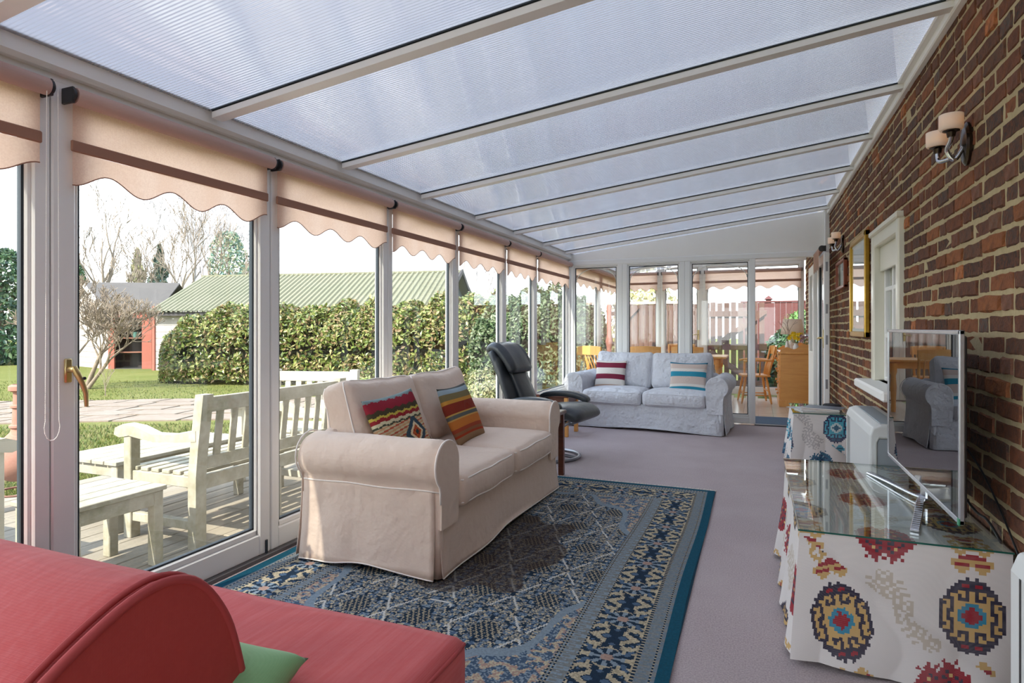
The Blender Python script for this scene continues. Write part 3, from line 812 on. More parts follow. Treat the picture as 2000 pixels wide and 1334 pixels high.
# rolled back: cross-section in local (y,z), end panel facing +X
prof = [(.395, .40), (.392, .46), (.375, .54), (.352, .62), (.325, .675), (.292, .720), (.255, .748), (.205, .760), (.15, .752), (.09, .728), (.02, .690), (-.05, .64), (-.11, .57), (-.14, .48)]
prof = [(a, b_) for a, _, b_ in curve_pts([(a, 0, b_) for a, b_ in prof], 3)]; NP = len(prof); prof += [(-.15, .36), (-.15, .06), (.30, .06), (.36, .30)]
rings = []
for i in range(34):
    t_ = i / 33; x = -.290 - 1.42 * t_
    k = 1 - .05 * max(0, 1 - (t_ * 1.42) / .03) ** 2
    rings.append([(x, .12 + (y - .12) * k + .008 * nz(x * 3, y * 4, 1.0) * min(1, t_ * 8), .4 + (z - .4) * k + .010 * nz(x * 3.2 + 5, y * 2, 2.0) * min(1, t_ * 8)) for y, z in prof])
m = M(); m.loft(rings); bk = m.build('back_rest', RED, rs, smooth=60)
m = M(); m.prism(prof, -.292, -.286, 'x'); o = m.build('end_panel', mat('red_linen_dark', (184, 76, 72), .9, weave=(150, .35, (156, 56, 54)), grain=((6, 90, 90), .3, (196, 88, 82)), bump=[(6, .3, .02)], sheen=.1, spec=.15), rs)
m = M(); m.tube([(-.290, y, z) for y, z in prof[:NP]], .0085, 8); m.tube([(-.316, y + .001, z + .004) for y, z in prof[:NP]], .006, 6); m.build('piping', RED_T, bk, smooth=True)
for (x, y) in ((-.12, -.02), (-.12, .68), (-1.6, .68), (-1.6, -.02)): M().lathe([(.022, 0), (.03, .03)], 12, Matrix.Translation((x, y, 0))).build('foot', mat('dark_wood', (70, 44, 30), .4), rs)
GREEN = mat('green_cushion', (132, 176, 124), .85, weave=(150, .3, (112, 156, 106)), bump=[(12, .3, .01)], sheen=.2)
o = pillow('green_cushion', .27, .17, .10, None, GREEN, nu=24, nv=24)
o.location = (-1.00, .945, .482); o.rotation_euler = (1.25, .0, PI + .05); o['label'] = 'green cushion half hidden behind the red sofa back'; o['category'] = 'cushion'

# ------------------------------------------------------------------ rug (woven picture as a fine coloured grid)
NAVY, TEALD, MID, PALE, CRM, BRN, PNK, GRY = [np.array(lin(c)) for c in ((30, 48, 66), (20, 78, 98), (78, 100, 124), (132, 146, 156), (190, 176, 148), (88, 74, 60), (170, 140, 126), (124, 126, 124))]
def ornament(h, w_, seed, p=.42, it=2, sym=True):
    r = np.random.default_rng(seed); a = (r.random((h, w_)) < p).astype(float)
    for _ in range(it):
        s = sum(np.roll(np.roll(a, i, 0), j, 1) for i in (-1, 0, 1) for j in (-1, 0, 1)); a = (s >= 5).astype(float)
    if sym: a = np.concatenate([a, a[:, ::-1]], 1); a = np.concatenate([a, a[::-1]], 0)
    return a
cell = .0068
RW, RL = 2.06, 3.30
nx_, ny_ = int(RW / cell), int(RL / cell)
jj, ii = np.meshgrid(np.arange(nx_), np.arange(ny_))
X = (jj + .5) * cell; Y = (ii + .5) * cell                     # X from left edge, Y from near end
ed = np.minimum(np.minimum(X, RW - X), np.minimum(Y, RL - Y))
side = np.minimum(X, RW - X) <= np.minimum(Y, RL - Y)
along = np.where(side, Y, X)
C = np.zeros((ny_, nx_, 3)); C[:] = NAVY
rnd = RNG.random((ny_, nx_))
# field
fx_, fy_ = X - RW / 2, Y - RL / 2
t1 = ornament(26, 22, 3, .45); t2 = ornament(17, 15, 5, .5, 1); t3 = ornament(9, 8, 8, .5, 1)
T1 = t1[ii % t1.shape[0], jj % t1.shape[1]]; T2 = t2[ii % t2.shape[0], jj % t2.shape[1]]; T3 = t3[ii % t3.shape[0], jj % t3.shape[1]]
rr_ = np.sqrt((fx_ / .62) ** 2 + (fy_ / 1.15) ** 2) + .05 * np.cos(np.arctan2(fy_ / 1.15, fx_ / .62) * 12)
dots = ((ii % 4 < 2) ^ (jj % 6 < 3)) & (rnd > .15)
q1 = ornament(6, 5, 44, .5, 1); Q1 = q1[ii % q1.shape[0], jj % q1.shape[1]]
F = np.where((Q1 > 0)[..., None], np.where((rnd > .55)[..., None], PALE, MID), NAVY)
F = np.where(((ii % 7 < 2) & (jj % 7 < 2))[..., None], CRM, F)
F = np.where((T2 > 0)[..., None] & (rnd > .35)[..., None], np.where((rnd > .78)[..., None], CRM, GRY), F)
# hexagonal cartouches outlined in cream
hx = (fx_ / .30); hy = (fy_ / .34); ox = (np.floor(hy) % 2) * .5
u_ = np.abs(((hx + ox) % 1) - .5); v_ = np.abs((hy % 1) - .5)
hd = np.maximum(v_ * 1.0, u_ * .9 + v_ * .55)
line = (np.abs(hd - .47) < .016) & (np.sin(along * 37) > -.55)
F = np.where(line[..., None], np.array(lin((206, 204, 196))), F)
core = hd < .2
F = np.where(core[..., None], np.where((((ii + 2 * jj) % 7 < 2) | ((ii - 2 * jj) % 7 < 1))[..., None], CRM * .7, NAVY), F)
dark = (np.sqrt((fx_ / .45) ** 2 + (fy_ / .75) ** 2) + .12 * np.sin(fx_ * 16) * np.cos(fy_ * 13)) < .8
F = np.where(dark[..., None], F * .30 + BRN * .26 + np.array(lin((96, 60, 44))) * .12, F)
sp = rr_ > 1.08
SPD = np.where((T1 > 0)[..., None], np.where((rnd > .5)[..., None], CRM, PNK), np.where((rnd > .6)[..., None], PALE, MID * .8))
F = np.where(sp[..., None], SPD, F)
F = np.where((np.abs(rr_ - 1.08) < .028)[..., None], PALE, F)
C = F
def band(lo, hi): return (ed >= lo) & (ed < hi)
def setb(lo, hi, col):
    global C
    C = np.where(band(lo, hi)[..., None], col, C)
al = (along / cell).astype(int); ac = (ed / cell).astype(int)
g1 = ornament(6, 5, 11, .5, 1)
G1 = g1[al % g1.shape[0], ac % g1.shape[1]]
setb(0, .052, TEALD)
setb(.052, .128, np.where((G1 > 0)[..., None], GRY * 1.0 + 0.02, PALE * .75))
for k in (.058, .070, .112, .124): setb(k, k + cell * .9, np.where((al % 3 == 0)[..., None], CRM, NAVY))
b1 = ornament(23, 16, 21, .47, 2); B1 = b1[al % b1.shape[0], (ac - 19) % b1.shape[1]]
b2 = ornament(23, 16, 33, .40, 2); B2 = b2[al % b2.shape[0], (ac - 19) % b2.shape[1]]
mb = np.where((B1 > 0)[..., None], np.where((rnd > .45)[..., None], CRM, CRM * .75), np.where((B2 > 0)[..., None], MID, NAVY))
ros = ((along % .313) - .156); rad_ = np.sqrt(ros ** 2 + ((ed - .235) * .95) ** 2)
mb = np.where((rad_ < .062)[..., None], np.where((rad_ < .022)[..., None], PNK, np.where((np.cos(np.arctan2(ed - .235, ros) * 8) > 0)[..., None], PALE, NAVY)), mb)
setb(.128, .342, mb)
setb(.342, .410, np.where((G1 > 0)[..., None], PALE, GRY))
for k in (.128, .335, .350, .396, .408): setb(k, k + cell * .9, np.where((al % 3 == 0)[..., None], CRM * .9, NAVY))
C = C * (.90 + .25 * RNG.random((ny_, nx_, 1)))
rug = thing('rug', 'blue and cream oriental rug with a teal edge under the beige sofa', 'rug', (-2.33, 1.40, 0))
gx, gy = np.meshgrid(np.arange(nx_ + 1) * cell, np.arange(ny_ + 1) * cell)
zz = .0095 + .0022 * np.sin(gy * 5.0 + 1.2 * np.sin(gx * 3)) * np.sin(gx * 4 + .5)
edge_x = .006 * np.sin(gy * 3.1)
V = np.stack([gx + edge_x * (gx / RW), gy, zz], -1).reshape(-1, 3)
base = (np.arange(ny_)[:, None] * (nx_ + 1) + np.arange(nx_)[None, :]).ravel()
Fq = np.stack([base, base + 1, base + nx_ + 2, base + nx_ + 1], 1)
RUGM = mat('rug_pile', attr=True, rough=.95, noise=(300, .25, (60, 62, 66)), bump=[(500, .6, .003)], spec=.08)
grid_colors('pile', V, Fq, C.reshape(-1, 3), RUGM, rug)
m = M(); m.box(.004, .004, .001, RW - .004, RL - .004, .0065, .002); m.build('backing', mat('rug_back', (20, 64, 84), .95), rug)
m = M()
for k in range(330):
    x = .01 + (RW - .02) * k / 329; a = random.uniform(-.5, .5); L = random.uniform(.018, .034)
    m.bar((x, RL - .004, .005), (x + L * math.sin(a), RL + L * math.cos(a), random.uniform(.004, .012)), .0035, .003)
o = m.build('fringe', mat('fringe', (216, 210, 198), .95), rug); o['kind'] = 'stuff'

# ------------------------------------------------------------------ recliner
LEA = mat('black_leather', (46, 50, 54), .36, noise=(40, .25, (62, 66, 70)), bump=[(110, .25, .002), (14, .3, .008)], spec=.6)
DW = mat('mahogany', (104, 56, 38), .3, grain=((4, 4, 40), .6, (66, 34, 24)))
rc = thing('recliner_chair', 'black leather recliner with a head pillow on a ring base', 'chair', (-1.83, 5.42, 0), -.12)
# local: faces +X
def slab(m, path, wid, th, n=14, k=10, bev=.35, taper=None):
    """padded slab following a path in XZ, width along Y"""
    rings = []; P = [Vector((a, 0, b)) for a, b in path]
    for i, p in enumerate(P):
        t = (P[min(i + 1, len(P) - 1)] - P[max(i - 1, 0)]).normalized(); nrm = Vector((-t.z, 0, t.x))
        e_ = min(i, len(P) - 1 - i) / max(1, (len(P) - 1)); sh = min(1, .45 + e_ * 5)
        w2 = (taper(i / (len(P) - 1)) if taper else wid) / 2 * (min(1, .86 + e_ * 1.6)); h2 = th / 2 * sh
        ring = []
        for q in range(n * 2):
            a = 2 * PI * q / (n * 2); c, s = math.cos(a), math.sin(a)
            ring.append(tuple(p + Vector((0, 1, 0)) * (w2 * math.copysign(abs(c) ** bev, c)) + nrm * (h2 * math.copysign(abs(s) ** .7, s))))
        rings.append(ring)
    m.loft(rings)
m = M(); slab(m, curve_pts([(-.20, .36), (-.24, .50), (-.33, .72), (-.43, .92), (-.47, .985)], 6), .58, .085, taper=lambda t: .56 + .03 * math.sin(t * PI) - .10 * t); m.build('back_rest', LEA, rc, smooth=True)
m = M(); slab(m, curve_pts([(-.145, .40), (-.18, .52), (-.27, .72), (-.34, .86)], 6), .27, .07); o = m.build('back_panel', LEA, rc, smooth=True)
m = M(); slab(m, curve_pts([(-.252, .775), (-.275, .84), (-.325, .925), (-.40, 1.0), (-.475, 1.015), (-.505, .96)], 6), .40, .085, taper=lambda t: .40 + .04 * math.sin(t * PI))
for i, p in enumerate(m.v):
    k = .010 * math.sin(p[1] * 70) * max(0, min(1, (p[2] - .78) * 8)); m.v[i] = (p[0] + k * .6, p[1], p[2] + k * .6)
m.build('head_pillow', LEA, rc, smooth=True)
m = M(); slab(m, curve_pts([(-.22, .40), (-.05, .415), (.14, .435), (.30, .445), (.39, .42), (.41, .37)], 6), .56, .13); m.build('seat', LEA, rc, smooth=True)
for s in (-1, 1):
    m = M(); slab(m, curve_pts([(-.20, .525), (-.05, .555), (.12, .555), (.24, .53), (.30, .495)], 5), .105, .06)
    for i, p in enumerate(m.v): m.v[i] = (p[0], p[1] + s * .335, p[2])
    o = m.build('arm_rest', LEA, rc, smooth=True)
    m = M(); m.tube(curve_pts([(-.16, s * .335, .51), (-.02, s * .335, .44), (.10, s * .33, .34), (.02, s * .25, .24), (-.1, s * .1, .20)], 6), .012, 8); m.build('arm_bracket', BLACK_P, o, smooth=True)
m = M(); m.tube([(.30 * math.cos(2 * PI * i / 40) + .02, .30 * math.sin(2 * PI * i / 40), .016) for i in range(40)], .016, 8, closed=True)
m.tube([(-.28, 0, .016), (-.2, 0, .03), (0, 0, .05), (.2, 0, .03), (.32, 0, .016)], .016, 8)
m.build('ring_base', STEEL, rc, smooth=True)
m = M(); m.lathe([(.035, .04), (.035, .24), (.06, .26), (.06, .30), (.16, .34), (.16, .36)], 16); m.build('column', STEEL, rc, smooth=40)
for s in (-1, 1): m = M(); m.tube(curve_pts([(-.1, s * .2, .34), (.12, s * .21, .28), (.26, s * .2, .32), (.34, s * .18, .38)], 5), .011, 8); m.build('seat_rail', STEEL, rc, smooth=True)

# ------------------------------------------------------------------ small tables
def side_table(label, loc, rz, w_, d_, h_, top_m, leg_m, name='side_table', panel=False):
    r = thing(name, label, 'table', loc, rz)
    M().box(-w_ / 2, -d_ / 2, h_ - .028, w_ / 2, d_ / 2, h_, .006).build('top', top_m, r)
    m = M()
    for (a, b_, c_, e_) in ((-w_ / 2 + .04, -d_ / 2 + .025, w_ / 2 - .04, -d_ / 2 + .043), (-w_ / 2 + .04, d_ / 2 - .043, w_ / 2 - .04, d_ / 2 - .025), (-w_ / 2 + .025, -d_ / 2 + .04, -w_ / 2 + .043, d_ / 2 - .04), (w_ / 2 - .043, -d_ / 2 + .04, w_ / 2 - .025, d_ / 2 - .04)):
        m.box(a, b_, h_ - .10, c_, e_, h_ - .026, .003)
    m.build('apron', top_m, r)
    for sx_ in (-1, 1):
        for sy_ in (-1, 1):
            x, y = sx_ * (w_ / 2 - .035), sy_ * (d_ / 2 - .035)
            M().box(x - .022, y - .022, 0, x + .022, y + .022, h_ - .027, .004).build('leg', leg_m, r)
    return r
side_table('dark wooden side table squeezed between beige sofa arm and recliner', (-1.69, 4.66, .0), 0, .50, .32, .53, DW, DW)
PINE = mat('honey_pine', (228, 166, 92), .32, noise=(3, .3, (214, 146, 74)), grain=((3, 3, 26), .45, (202, 132, 64)))
PINE_H = mat('honey_pine_h', (230, 168, 94), .32, grain=((26, 3, 3), .45, (204, 134, 66)))
side_table('little wooden table with pale legs under glass corner beside grey sofa', (-2.10, 6.66, 0), 0, .40, .46, .46, DW, PINE)
# ------------------------------------------------------------------ cloth-covered tables on the right
MED = ["RRRBTTNTN", "RRBBTNNTN", "RBBTTNTTN", "BBTTTNTNN", "TTTTTNTTN", "TNNNTNNN.", "TNTNTTN..", "TNTTNNN..", "NNNNNN...", "NRRNN....", "NNNN.....", ".N......."]
REDM = ["CRRNNRRR.", "RNRRNRRRR", "NRRCRRNR.", "RRNRRRRRR", "RNNRRNRR.", "RRRRNRRR.", "RNRCRRR..", "RRNRRR...", ".RRRR....", "R.RR.R...", "..R......", "........."]
GHO = ["GG.GGG.GG", "G..G.GG.G", ".GGG.G.GG", "GG.GGG...", "G.GG.GGG.", "GG.GG....", ".GG.GGG..", "G.GG.....", "GGG.GG...", ".GG......", "G.G......", ".G......."]
HOOK = ["TT.TT....", "NTT.TT...", "NNT..T...", "TTT.TT...", "..TTT....", "RR.T.....", "RRRR.....", "TTTTTT...", "TRRRRT...", ".TTTT....", "..TT.....", "........."]
PALW = {'R': (150, 30, 44), 'N': (52, 48, 66), 'T': (200, 164, 104), 'B': (52, 132, 160), 'C': (216, 184, 120), 'G': (196, 184, 168)}
PALB = {'R': (36, 92, 120), 'N': (30, 46, 84), 'T': (70, 160, 182), 'B': (190, 206, 206), 'C': (150, 180, 190), 'G': (186, 180, 178)}
BASEC = lin((222, 216, 212))
def motif(px_, pz_, pal):
    """printed kilim cloth: lattice of stepped medallions, cloth coordinates in metres"""
    ly = .50; lx = .50
    for k, (ox, oz, art) in enumerate(((0.0, 0.0, MED), (.25, .25, REDM), (.25, 0.0, GHO), (0.0, .25, HOOK))):
        a = (px_ - ox + lx / 2) % lx - lx / 2; b_ = (pz_ - oz + ly / 2) % ly - ly / 2
        cs_ = .0106 if art is not GHO else .010
        i, j = int(abs(a) / cs_ + .35), int(abs(b_) / cs_ + .35)
        if j < len(art) and i < 9:
            ch = art[j][i]
            if ch != '.': return lin(pal[ch])
    return BASEC
CLOTH = mat('table_cloth', attr=True, rough=.9, weave=(260, .12, (190, 186, 184)), noise=(5, .10, (206, 200, 200)), bump=[(7, .35, .02)], spec=.12)
EDGEG = mat('glass_edge', (34, 92, 80), .1)
def glass_top_mat():
    return glass_mat('table_glass', tint=(.94, .975, .96), refl=1.2)
def cloth_table(label, lab_cloth, lab_glass, x0, x1, y0, y1, h, pal, seed, ph, fold):
    """covered table: plain box table, draped cloth, glass sheet on top"""
    xm, ym = (x0 + x1) / 2, (y0 + y1) / 2
    t = thing('low_table', label, 'table', (xm, ym, 0)); hx, hy = (x1 - x0) / 2, (y1 - y0) / 2
    M().box(-hx + .02, -hy + .02, h - .03, hx - .02, hy - .02, h - .004, .004).build('top', DW, t)
    for sx_ in (-1, 1):
        for sy_ in (-1, 1): M().box(sx_ * (hx - .05) - .02, sy_ * (hy - .05) - .02, .004, sx_ * (hx - .05) + .02, sy_ * (hy - .05) + .02, h - .028, .003).build('leg', DW, t)
    c = thing('tablecloth', lab_cloth, 'tablecloth', (xm, ym, 0))
    cs_ = .0056
    m = M(); n1, n2 = int(2 * hx / cs_), int(2 * hy / cs_)
    m.grid(lambda a, b_: (-hx + 2 * hx * a, -hy + 2 * hy * b_, h + .001), n1, n2, lambda a, b_: motif(ph[0] + 2 * hx * a, ph[1] + 2 * hy * b_, pal))
    m.build('cloth_top', CLOTH, c, fixn=False)
    # front drop (towards -Y): a diagonal fold from the outer top corner
    bot = fold['bot']
    m = M(); n1, n2 = int((2 * hx + .06) / cs_), int((h - bot) / cs_)
    def under(a, b_):      # below the diagonal the corner flap lies in front
        return b_ * 1.0 - a * fold['k'] - .02
    def fr(a, b_):
        z = h + .001 - (h + .001 - bot - .012 * math.sin(a * 5 + seed)) * b_
        s_ = under(a, b_); f = 1 / (1 + math.exp(-max(-40, min(40, s_ * 60))))
        wv = .010 * math.sin(a * 11 + seed) * b_ + .012 * b_ * nz(a * 4, seed, b_ * 2)
        x = -hx - .004 - (.035 * b_ * (1 - a)) + (2 * hx + .0) * a
        y = -hy - .002 - .012 * b_ - abs(wv) - f * (.010 + .035 * min(1, max(0, s_) * 1.6) * b_)
        return (x, y, z)
    def frc(a, b_):
        s_ = under(a, b_)
        if s_ < 0: return motif(ph[0] + 2 * hx * a, ph[1] - (h - bot) * b_, pal)
        return motif(ph[0] + 2 * hx * a * .9 - b_ * .10 - .06 + a * .05, ph[1] - (h - bot) * b_ * .9 + .09 - .35 * a * .5, pal)
    m.grid(fr, n1, n2, frc); m.build('cloth_front', CLOTH, c, smooth=True, fixn=False)
    m = M(); n1 = int(2 * hy / (cs_ * 1.4))
    def sdw(a, b_):
        z = h + .001 - (h + .001 - bot - .01 * math.sin(a * 17 + seed)) * b_
        x = -hx - .002 - b_ * (.020 + .016 * math.sin(a * 23 + seed) + .012 * math.sin(a * 41)) * min(1, .35 + a * 9) ; x -= .018 * b_ * b_
        return (x, -hy - .002 - .04 * b_ * max(0, 1 - a * 12) + 2 * hy * a, z)
    m.grid(sdw, n1, n2, lambda a, b_: motif(ph[0] - (h - bot) * b_, ph[1] + 2 * hy * a, pal)); m.build('cloth_side', CLOTH, c, smooth=True, fixn=False)
    m = M(); m.grid(lambda a, b_: (-hx + 2 * hx * a, hy + .002 + .01 * b_, h + .001 - (h - bot) * b_), 10, 10, lambda a, b_: BASEC); m.build('cloth_back', CLOTH, c, smooth=True, fixn=False)
    g = thing('glass_sheet', lab_glass, 'glass top', (xm, ym, h + .002))
    e_ = .008
    M().box(-hx - e_, -hy - e_, 0, hx - .002, hy + e_, .006).build('sheet', glass_top_mat(), g)
    m = M()
    for (a, b_, c_, d_) in ((-hx - e_ - .0008, -hy - e_ - .0008, hx - .002, -hy - e_), (-hx - e_ - .0008, hy + e_, hx - .002, hy + e_ + .0008), (-hx - e_ - .0008, -hy - e_, -hx - e_, hy + e_)): m.box(a, b_, 0, c_, d_, .006)
    m.build('edge', EDGEG, g)
cloth_table('low table hidden under the red and navy kilim-print cloth, carrying the television', 'cream cloth with red, navy and ochre kilim print under the television', 'sheet of clear glass beneath the television', .150, .780, 2.455, 3.74, .462, PALW, 1.3, (-.02, .215), dict(bot=.014, k=.95))
cloth_table('small low table hidden under the blue-print cloth, carrying magazines', 'cream cloth with blue and teal kilim print under the magazines', 'sheet of clear glass beneath the magazines', .285, .780, 5.45, 6.12, .505, PALB, 4.3, (.19, .10), dict(bot=.05, k=.9))

# ------------------------------------------------------------------ television
tv = thing('television', 'flat television with a silver frame and a curved metal stand', 'television', (.63, 3.03, .47))
SCREEN = mat('tv_screen', (10, 11, 13), .0, spec=1.0)
ALU = mat('silver_plastic', (196, 198, 204), .25, .7)
y0, y1, zb, zt = -.60, .60, .075, .722
M().box(.005, y0 + .02, zb + .02, .022, y1 - .02, zt - .02, .004).build('back_case', BLACK_P, tv)
M().box(-.002, y0 + .014, zb + .016, .004, y1 - .014, zt - .014).build('screen', SCREEN, tv)
m = M()
for (a, b_, c_, d_) in ((y0, zb, y1, zb + .018), (y0, zt - .016, y1, zt), (y0, zb, y0 + .016, zt), (y1 - .016, zb, y1, zt)): m.box(-.006, a, b_, .010, c_, d_, .003)
m.build('bezel', ALU, tv)
m = M()
for s in (-1, 1):
    pts = curve_pts([(.03, 0, .016), (.0, s * .06, .016), (-.06, s * .30, .012), (-.105, s * .47, .006)], 8)
    for p, q in zip(pts[:-1], pts[1:]): m.bar(p, q, .030, .012, .003)
m.build('stand_foot', CHROME, tv)
M().box(.02, -.05, .012, .05, .05, .20, .006).build('stand_neck', CHROME, tv)
M().box(-.008, y0 - .001, zb - .001, -.004, y0 + .016, zb + .022).build('sticker', mat('green_film', (60, 150, 110), .3), tv)

# ------------------------------------------------------------------ storage heaters on the brick wall
HEAT = mat('heater_enamel', (218, 220, 218), .4, noise=(3, .12, (206, 208, 204)))
HGREY = mat('heater_grey', (150, 160, 166), .45)
def heater(label, y0, y1):
    r = thing('storage_heater', label, 'heater', (.685, (y0 + y1) / 2, 0)); L = (y1 - y0) / 2
    m = M(); prof = [(-.10, .03), (-.10, .60), (-.085, .645), (-.045, .66), (.09, .66), (.09, .03)]
    m.prism(prof, -L, L, 'y'); b_ = m.build('body', HEAT, r)
    bv = b_.modifiers.new('b', 'BEVEL'); bv.width = .012; bv.segments = 3
    m = M(); m.box(-.065, -L - .002, .07, .088, -L + .004, .585, .012); m.build('end_grille', HGREY, r)
    m = M(); m.tube([(-.068, -L - .003, .06), (-.068, -L - .003, .565), (-.055, -L - .003, .59), (.088, -L - .003, .59)], .006, 6); m.build('end_bead', mat('heater_bead', (176, 178, 172), .4), r, smooth=True)
    m = M()
    for k in range(3):
        m.box(-.1018, L - .075 - k * .05, .12, -.099, L - .067 - k * .05, .60)
    m.build('slot', BLACK_P, r)
    m = M(); m.box(-.04, -L + .06, .658, .05, L - .06, .664, .002); m.build('top_grille', HGREY, r)
    for s in (-1, 1): M().box(-.09, s * (L - .1) - .03, 0, .085, s * (L - .1) + .03, .032, .004).build('foot', BLACK_P, r)
heater('white storage heater between the two cloth-covered tables', 3.90, 4.85)
heater('white storage heater with vertical slots at the right edge of the frame', 0.90, 1.875)

# radio puck, magazines, cables
m = M(); m.lathe([(.0, 0), (.06, .001), (.072, .012), (.072, .026), (.06, .036), (.0, .038)], 24); o = m.build('speaker_puck', mat('dark_fabric', (36, 38, 42), .7), smooth=40); o.location = (.60, 5.86, .513); o['label'] = 'small round black speaker on the blue-clothed table'; o['category'] = 'speaker'
PAPERS = [(214, 206, 200), (176, 150, 150), (120, 140, 160), (224, 220, 214), (90, 96, 104)]
lb = ['glossy magazine lying open-fanned at the bottom of the pile', 'pinkish magazine in the middle of the pile', 'white-covered magazine on top of the pile']
for k in range(3):
    r = thing('magazine', lb[k] + ' on the blue-clothed table', 'magazine', (.46 + .03 * k, 5.62 + .03 * k, .5135 + .009 * k), .25 - .3 * k, 'magazines on the blue-clothed table')
    M().box(-.14, -.105, 0, .14, .105, .0075).build('pages', mat('paper', (220, 216, 208), .6), r)
    M().box(-.142, -.107, .0076, .142, .107, .0086).build('cover', mat('cover_%d' % k, PAPERS[k], .35, noise=(14, .8, PAPERS[(k + 2) % 5])), r)
r = thing('leaflet', 'blue and white leaflet beside the magazine pile', 'leaflet', (.36, 5.80, .5135), .5); M().box(-.10, -.07, 0, .10, .07, .002).build('sheet', mat('leaflet', (196, 206, 214), .4, noise=(20, .9, (90, 120, 150))), r)
CAB = mat('cable_rubber', (24, 24, 26), .4)
for k, (pts, lb_) in enumerate((([(.70, 3.0, .66), (.76, 2.80, .52), (.775, 2.66, .50), (.780, 2.45, .40), (.783, 2.3, .22), (.783, 2.05, .04), (.784, 1.9, .006)], 'thick black cable running from the television down the brick wall'),
                          ([(.70, 2.95, .84), (.765, 2.78, .70), (.782, 2.6, .58), (.785, 2.4, .44), (.786, 2.2, .30), (.786, 2.02, .14)], 'thin black cable looping down the brick behind the glass-topped table'))):
    m = M(); m.tube(curve_pts(pts, 8), .005 if k == 0 else .0035, 7); o = m.build('cable', CAB, smooth=True); o['label'] = lb_; o['category'] = 'cable'

# ------------------------------------------------------------------ wall lamps
FROST = mat('frosted_glass', (246, 246, 242), .3, transl=.4, coat=.5)
BULB = mat('bulb_glow', (255, 190, 110), .4, emit=((255, 170, 84), 1.6))
BRONZE = mat('dark_bronze', (62, 50, 42), .25, .8)
def wall_lamp(label, y, z):
    r = thing('wall_lamp', label, 'lamp', (XB - .004, y, z))
    m = M(); m.loft([[(xx, .052 * k_ * math.cos(2 * PI * i / 20), .088 * k_ * math.sin(2 * PI * i / 20)) for i in range(20)] for xx, k_ in ((0, 1), (-.012, 1), (-.02, .85))]); m.build('back_plate', BRONZE, r, smooth=40)
    m = M(); m.tube(curve_pts([(-.02, 0, -.01), (-.05, 0, -.06), (-.075, .0, -.02), (-.07, -.03, .01), (-.072, -.045, .035)], 5), .009, 8); m.tube(curve_pts([(-.05, 0, -.05), (-.085, .03, -.055), (-.09, .065, -.04), (-.09, .075, .0)], 5), .009, 8); m.build('arm', BRASS if False else CHROME, r, smooth=True)
    for (x, yy, zz) in ((-.072, -.045, .045), (-.090, .075, .012)):
        m = M(); T_ = Matrix.Translation((x, yy, zz))
        m.lathe([(.012, 0), (.038, .005), (.042, .012), (.042, .066), (.0385, .066), (.037, .016), (.012, .010)], 24, T_); sh = m.build('shade', FROST, r, smooth=40)
        m = M(); m.lathe([(0, .018), (.010, .022), (.013, .035), (.010, .05), (0, .056)], 12, T_); m.build('bulb', BULB, sh, smooth=True)
        m = M(); m.lathe([(.014, -.022), (.017, -.004), (.030, .0), (.030, .006)], 14, T_); m.build('cup', BRONZE, sh, smooth=40)
wall_lamp('near double wall lamp with two glowing frosted cups on the brick', 2.97, 1.94)
wall_lamp('far double wall lamp high on the brick, left of the gold picture frame', 6.78, 2.02)

# ------------------------------------------------------------------ pictures
GOLD = mat('gold_frame', (196, 156, 62), .3, .75, noise=(40, .3, (160, 118, 40)))
def picture(label, y0, y1, z0, z1, fw, fm, art, th=.035, mount=None, name='framed_picture', x=XB):
    r = thing(name, label, 'picture', (x - .006, (y0 + y1) / 2, (z0 + z1) / 2)); hy, hz = (y1 - y0) / 2, (z1 - z0) / 2
    m = M()
    for (a, b_, c_, d_) in ((-hy, -hz, hy, -hz + fw), (-hy, hz - fw, hy, hz), (-hy, -hz, -hy + fw, hz), (hy - fw, -hz, hy, hz)):
        m.box(-th, a, b_, 0, c_, d_, .006); 
    m.build('frame', fm, r)
    if mount: M().box(-th * .45, -hy + fw * .8, -hz + fw * .8, -th * .4, hy - fw * .8, hz - fw * .8).build('mount', mount, r); fw += .05
    m = M(); m.grid(lambda a, b_: (-th * .5, hy - fw - (2 * hy - 2 * fw) * a, -hz + fw + (2 * hz - 2 * fw) * b_), 30, 40, art); m.build('print', mat('print', attr=True, rough=.7), r, fixn=False)
    M().box(-th * .62, -hy + fw * .7, -hz + fw * .7, -th * .58, hy - fw * .7, hz - fw * .7).build('glazing', glass_mat('picture_glass', refl=1.0), r)
def seaart(a, b_):
    t = b_ + .05 * nz(a * 3, b_ * 5, 1)
    c = (184, 206, 214) if t > .45 else ((206, 216, 214) if t > .3 else (176, 200, 196))
    k = 1 + .08 * nz(a * 6, b_ * 6, 3)
    return tuple(v * k for v in lin(c))
def landart(a, b_):
    n_ = nz(a * 4, b_ * 4, 7)
    return lin((206, 208, 200) if b_ > .62 else ((96, 116, 84) if n_ > 0 else (140, 140, 116)))
picture('tall gold-framed pale seascape on the brick wall', 5.27, 6.10, 1.125, 1.94, .045, GOLD, seaart, mount=mat('mount_card', (216, 220, 216), .8))
picture('small red-brown framed landscape hanging near the open door', 6.47, 7.10, 1.58, 1.86, .03, mat('red_brown_frame', (140, 70, 44), .35), landart)
picture('pale upper print on the brick of the dining room', 8.9, 9.35, 1.50, 2.0, .02, W_PAINT, lambda a, b_: lin((214, 190, 180) if nz(a * 3, b_ * 3, 2) > 0 else (226, 216, 206)))
picture('dark lower print on the brick of the dining room', 9.0, 9.4, 1.12, 1.45, .02, mat('black_frame', (40, 38, 38), .4), lambda a, b_: lin((150, 160, 168) if b_ > .5 else (96, 84, 78)))

